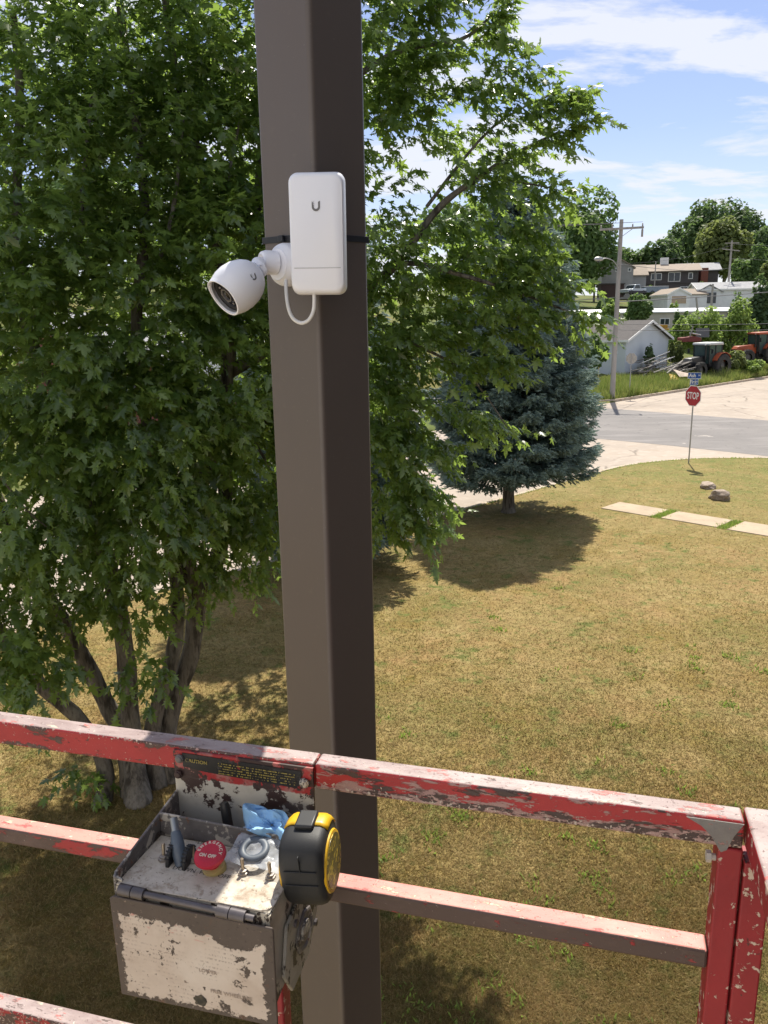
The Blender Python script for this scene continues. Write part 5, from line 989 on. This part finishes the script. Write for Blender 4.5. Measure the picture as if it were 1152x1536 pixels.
# emergency button
def P_(px, py, d_):   # a point of the panel seen at a photo pixel, in the box frame
    r_ = ray(px, py); c_, s_ = math.cos(-RZ), math.sin(-RZ)
    lx_, ly_ = c_*r_[0] - s_*r_[1], s_*r_[0] + c_*r_[1]; ox, oy = c_*-CORNER.x - s_*-CORNER.y, s_*-CORNER.x + c_*-CORNER.y
    t_ = (d_ - 0)/r_[2]; return Vector((ox + lx_*t_, oy + ly_*t_, d_))
bpos = P_(322, 1303, -.552); nb_ = Vector((-.02, -.30, 1)).normalized()
eb = B().lathe([(0, .0075), (.016, .0075), (.016, .0085), (.019, .0155), (.0215, .0168), (.0245, .0160), (.0262, .0125), (.0265, .010), (.0258, .003), (.0258, .0005)], bpos, nb_, 36).build('emergency_button', paint('button_red', (.46, .012, .035), [((.38, .012, .03), 40, .45, .65, None, 0), ((.55, .16, .14), 160, .69, .71, None, 3)], .38), box, smooth=True)
B().lathe([(-.001, .0125), (.007, .012), (.0078, .0085)], bpos, nb_, 24).build('button_collar', plain('collar_yellow', (.48, .38, .14), .6, c2=(.34, .27, .13), scale=60), eb, smooth=True)
CRM = plain('button_lettering', (.70, .55, .45), .6)
bx3 = Vector((1, 0, 0)); bx3 = (bx3 - nb_*bx3.dot(nb_)).normalized(); by3 = nb_.cross(bx3)
BMX = Matrix(((bx3.x, by3.x, nb_.x, bpos.x + nb_.x*.0264), (bx3.y, by3.y, nb_.y, bpos.y + nb_.y*.0264), (bx3.z, by3.z, nb_.z, bpos.z + nb_.z*.0264), (0, 0, 0, 1)))
text_mesh('ON', .0050, 'lettering', CRM, eb, BMX @ Matrix.Translation((-.0054, -.0042, .0)), .0003, .00022); text_mesh('OFF', .0050, 'lettering', CRM, eb, BMX @ Matrix.Translation((.0048, -.0042, .0)), .0003, .00022)
for i, ch in enumerate('EMERGENCY'):
    a_ = R(176 - 21.5*i); text_mesh(ch, .0046, 'lettering', CRM, eb, BMX @ Matrix.Translation((.0118*math.cos(a_), .0118*math.sin(a_), -.0004)) @ Matrix.Rotation(a_ - math.pi/2, 4, 'Z'), .0005, .00016)
# panel lettering
PT = plain('panel_print', (.06, .05, .045), .7)
for tx, px, py, sz_ in (('LIFT', 305, 1264, .0075), ('DOWN  PUSH OFF', 302, 1311, .0078), ('FAST', 290, 1282, .006)):
    q = P_(px, py, -.5535); q.z = pz(q.y) + .0004; text_mesh(tx, sz_, 'print', PT, box, Matrix.Translation(q) @ Matrix.Rotation(R(3), 4, 'X'), 0, 0)
# toggle switches
BRASS = plain('toggle_metal', (.46, .37, .26), .4, .6, c2=(.30, .24, .18), scale=60); NUT = plain('switch_nut', (.38, .34, .30), .45, .6, c2=(.22, .19, .17), scale=60)
for px, py, tilt in ((245, 1288, (-.1, .3)), (290, 1290, (-.15, .25)), (365, 1309, (-.1, .1)), (406, 1315, (-.12, .12))):
    q = P_(px, py, -.551); q.z = pz(q.y); sw = B().lathe([(0, .0056), (.0028, .0056), (.0030, .0040), (.0052, .0040), (.0054, .0028)], q, (0, 0, 1), 6).build('toggle_switch', NUT, box)
    d_ = Vector((tilt[0], tilt[1], 1)).normalized(); B().lathe([(.004, .0016), (.014, .0021), (.0165, .0019), (.0175, .0008)], q, d_, 10).build('toggle_lever', BRASS, sw, smooth=True)
# joystick between two black guards
jq = P_(270, 1293, -.551); jq.z = pz(jq.y); BG = plain('lever_blue_grey', (.10, .125, .16), .38, c2=(.07, .09, .12), scale=60)
js = B().tube([jq + Vector((.002, -.003, -.001)), jq + Vector((-.002, .003, .010)), jq + Vector((-.007, .009, .020)), jq + Vector((-.011, .014, .027))], [.0050, .0075, .0068, .0050], 14).build('joystick', BG, box, smooth=True)
B().tube([jq + Vector((-.011, .014, .0265)), jq + Vector((-.0165, .021, .038))], .0042, 12).build('joystick_tip', plain('tip_steel', (.30, .33, .36), .3, .5), js, smooth=True)
for sx in (-.0095, .0095):
    arc = [(jq.y + .012*math.cos(a_)*1.15, jq.z + .019*math.sin(a_)) for a_ in np.linspace(0, math.pi, 14)]
    g_ = B().prism([(jq.x + sx - .0022, y_ + .003, z_) for y_, z_ in arc], (.0044, 0, 0)).build('switch_guard', BLK, js, bevel=.0012)
    for k_ in range(3, 12): y_, z_ = arc[k_]; B().box((jq.x + sx, y_ + .003, z_ + .0004), (.0058, .0012, .0012)).build('grip_ridge', BLK, g_)
# black lever standing in the rear tray
q0 = Vector((-.538, -.022, -.556)); B().tube([q0 + Vector((.004, 0, -.03)), q0 + Vector((-.003, .003, .028)), q0 + Vector((-.0045, .004, .034))], [.0058, .0056, .0042], 12).build('lever', BLK, box, smooth=True)
B().box(((X0+X1)/2, -.024, -.600), (X1-X0-.006, .04, .002)).build('tray_floor', METAL, box)
# cable below the box
tag(B().tube(smooth_path([CORNER + Vector((-.50*.9653 + -.14*.261*-0, 0, 0))*0 + Vector(p_) for p_ in [at(293, 1492, .655), at(300, 1512, .665), at(318, 1540, .68), at(340, 1580, .70)]], 5), .0035, 10).build('black_cable', BLK, smooth=True), 'black cable leaving the underside of the control box', 'cable')
spot = [(-.5185 + (.0072 + .0025*mnoise.noise(Vector((math.cos(t_)*2, math.sin(t_)*2, 1))))*math.cos(t_), DB-.0072, -.6655 + (.0062 + .003*mnoise.noise(Vector((math.cos(t_)*2.5, math.sin(t_)*2.5, 5))))*math.sin(t_)) for t_ in np.linspace(0, 2*math.pi, 22, endpoint=False)]
B().prism(spot, (0, .0004, 0)).build('burnt_spot', plain('burnt_black', (.03, .028, .022), .8, c2=(.12, .10, .07), scale=160), lid)

# ------------------------------------------------------------------ things lying on the box
def loc3(x_, y_, z_): v_ = Matrix.Rotation(RZ, 3, 'Z') @ Vector((x_, y_, z_)); return v_ + CORNER
# tape measure hooked on the right wall
YELP = plain('tape_yellow', (.72, .42, .012), .38, c2=(.66, .38, .012), scale=30); RUB = M('tape_rubber', .55, 0, .4).base((.022, .022, .023)); RUB.bump(RUB.noise(900, 2), .0003, .4); RUB = RUB.end()
tm = thing('tape_measure', 'black and yellow tape measure standing at the right end of the control box', 'tape measure', loc3(-.4225, -.066, -.5375), rot=(R(4), R(-4), RZ + R(5)))
TW = .046
def tape_outline(k_=1.0, n_=40):
    """profile in y/z: round back toward the viewer and below, flat top"""
    P = []
    for i in range(n_):
        a_ = 2*math.pi*i/n_; y_, z_ = math.cos(a_), math.sin(a_); e_ = 3.2; r_ = (abs(y_)**e_ + abs(z_)**e_)**(-1/e_); P.append((y_*r_*.0345*k_, z_*r_*.0405*k_))
    return P
oc = tape_outline()
bs_ = B(); V = []; secs = [(-TW/2, .86), (-TW/2+.003, .95), (-TW/2+.008, 1.0), (TW/2-.008, 1.0), (TW/2-.003, .95), (TW/2, .86)]
for x_, k_ in secs: V += [(x_, y_*k_, z_*k_) for y_, z_ in oc]
n_ = len(oc); F = [(i*n_+j, i*n_+(j+1) % n_, (i+1)*n_+(j+1) % n_, (i+1)*n_+j) for i in range(len(secs)-1) for j in range(n_)] + [tuple(range(n_)), tuple(range(len(secs)*n_-1, (len(secs)-1)*n_-1, -1))]
bs_.add(V, F).build('case', RUB, tm, smooth=True)
# yellow cap over the top and the far side
cap = B(); idx = [i for i in range(n_) if oc[i][1] > .026 and oc[i][0] > -.002]; idx.sort(key=lambda i: oc[i][0]); V = []; m_ = len(idx)
for x_, k_ in [(-TW/2-.0005, .90), (-TW/2+.0035, .985), (-TW/2+.008, 1.03), (TW/2-.008, 1.03), (TW/2-.0035, .985), (TW/2+.0005, .90)]: V += [(x_, oc[i][0]*k_, oc[i][1]*k_+.0003) for i in idx]
cap.add(V, [(a_*m_+b_, a_*m_+b_+1, (a_+1)*m_+b_+1, (a_+1)*m_+b_) for a_ in range(5) for b_ in range(m_-1)])
co_ = cap.build('yellow_cap', YELP, tm, smooth=True); md = co_.modifiers.new('solid', 'SOLIDIFY'); md.thickness = .0012
B().box((0, .006, .0425), (.020, .026, .006)).build('lock_button', BLK, tm, bevel=.002)
for sg_ in (-1, 1):
    fz_ = B().lathe([(0, .0315), (.0022, .0305), (.0026, .0285)], (sg_*(TW/2-.0006), .001, -.002), (sg_, 0, 0), 36).build('side_disc', YELP, tm, smooth=True)
    B().lathe([(.0018, .0278), (.0032, .0274), (.0033, .001)], (sg_*(TW/2-.0006), .001, -.002), (sg_, 0, 0), 32).build('side_label', paint('tape_label', (.10, .085, .02), [((.55, .42, .05), 95, .52, .55, (1, 1, 2.2), 0), ((.5, .28, .16), 30, .62, .66, None, 4)], .4), fz_)
for z_ in (.013, -.003):
    B().box((0, -.0352, z_), (TW-.012, .0016, .0014)).build('grip_ridge', RUB, tm, bevel=.0005)
B().box((0, -.0345, .021), (.0008, .0025, .02)).build('seam', RUB, tm)
B().box((-.0245, -.004, -.012), (.002, .018, .045)).build('belt_clip', ROD, tm, bevel=.0006)
# blue cloth crumpled in the rear tray
def cloth():
    """a rag gathered at a pinch: folds fan out from it"""
    n_, m_ = 90, 16; V = []
    for i in range(n_):
        for j in range(m_):
            t_ = 2*math.pi*i/n_; q = Vector((math.cos(t_), math.sin(t_), j*.12)); R_ = .026 + .010*mnoise.noise(q*1.3 + Vector((4, 0, 0))) + .012*max(0, -math.cos(t_))
            r_ = .002 + R_*j/(m_-1); f_ = math.sin(4*t_ + 3.4*j/(m_-1) + 2.6*mnoise.noise(q)) + .7*mnoise.noise(q*2.2 + Vector((0, 0, j*.25)))
            V.append((r_*math.cos(t_) + .003*mnoise.noise(q*3), r_*math.sin(t_)*.62, .26*r_*f_ + .010*math.sin(j/(m_-1)*2.6) + .25*r_ - .35*max(0, r_-.02)))
    return V, [(i*m_+j, ((i+1) % n_)*m_+j, ((i+1) % n_)*m_+j+1, i*m_+j+1) for i in range(n_) for j in range(m_-1)]
V, F = cloth(); BLUE = M('blue_cloth', .85, 0, .2).base((.30, .52, .78)); BLUE.var(40, (.25, .46, .72), .4, .65); BLUE.bump(BLUE.noise(500, 3), .0003, .4); BLUE = BLUE.end()
clo = B().add(V, F).build('blue_cloth', BLUE, smooth=True); clo.scale = (.86, .86, .86); clo.location = loc3(-.480, -.030, -.533); clo.rotation_euler = (R(34), R(8), RZ + R(-8)); md = clo.modifiers.new('solid', 'SOLIDIFY'); md.thickness = .0008; tag(clo, 'light blue crumpled cloth stuffed behind the plastic bag in the control box', 'cloth')
# clear bag with a grey ring
n_, m_ = 26, 22; V = []
for i in range(n_):
    for j in range(m_):
        a_, b_ = i/(n_-1)-.5, j/(m_-1)-.5; q = Vector((a_*4, b_*4, .3)); V.append((a_*.066, b_*.050, .0022*mnoise.noise(q*1.5) + .0028*max(0, 1-(a_*a_+b_*b_)*14) + .001*mnoise.noise(q*5)))
BAGM = bpy.data.materials.new('clear_plastic_bag'); BAGM.use_nodes = True; bt = BAGM.node_tree; pb = bt.nodes['Principled BSDF']; pb.inputs['Base Color'].default_value = (.80, .83, .88, 1); pb.inputs['Roughness'].default_value = .22
trn = N(bt, 'ShaderNodeBsdfTransparent'); trn.inputs[0].default_value = (.93, .95, .98, 1); msx = N(bt, 'ShaderNodeMixShader'); lwn = N(bt, 'ShaderNodeTexNoise'); lwn.inputs['Scale'].default_value = 60; tco = N(bt, 'ShaderNodeTexCoord'); bt.links.new(tco.outputs['Object'], lwn.inputs['Vector'])
mr = N(bt, 'ShaderNodeMapRange'); mr.inputs['From Min'].default_value = .3; mr.inputs['From Max'].default_value = .7; mr.inputs['To Min'].default_value = .12; mr.inputs['To Max'].default_value = .55; bt.links.new(lwn.outputs[0], mr.inputs[0]); bt.links.new(mr.outputs[0], msx.inputs[0])
bt.links.new(trn.outputs[0], msx.inputs[1]); bt.links.new(pb.outputs[0], msx.inputs[2]); bt.links.new(msx.outputs[0], bt.nodes['Material Output'].inputs['Surface'])
bagp = P_(394, 1271, -.538); bag = B().add(V, [(i*m_+j, (i+1)*m_+j, (i+1)*m_+j+1, i*m_+j+1) for i in range(n_-1) for j in range(m_-1)]).build('plastic_bag', BAGM, smooth=True)
bag.location = loc3(bagp.x, bagp.y, -.5395); bag.rotation_euler = (R(11), R(2), RZ + R(-3)); tag(bag, 'small clear plastic bag lying on the switch panel', 'plastic bag')
tor = B(); prof_ = [(.0042*math.cos(a_), .0042*math.sin(a_)) for a_ in np.linspace(0, 2*math.pi, 10, endpoint=False)]; V = []
for i in range(32):
    a_ = 2*math.pi*i/32; V += [((.0125 + p0_)*math.cos(a_), (.0125 + p0_)*math.sin(a_), p1_*.7) for p0_, p1_ in prof_]
tor.add(V, [(i*10+j, ((i+1) % 32)*10+j, ((i+1) % 32)*10+(j+1) % 10, i*10+(j+1) % 10) for i in range(32) for j in range(10)])
rg = tor.build('rubber_ring', plain('ring_grey', (.10, .12, .15), .5), smooth=True); rp_ = P_(381, 1273, -.538); rg.location = loc3(rp_.x, rp_.y, -.5385); rg.rotation_euler = (R(11), R(2), RZ); tag(rg, 'dark grey ring sealed in the clear plastic bag', 'ring')
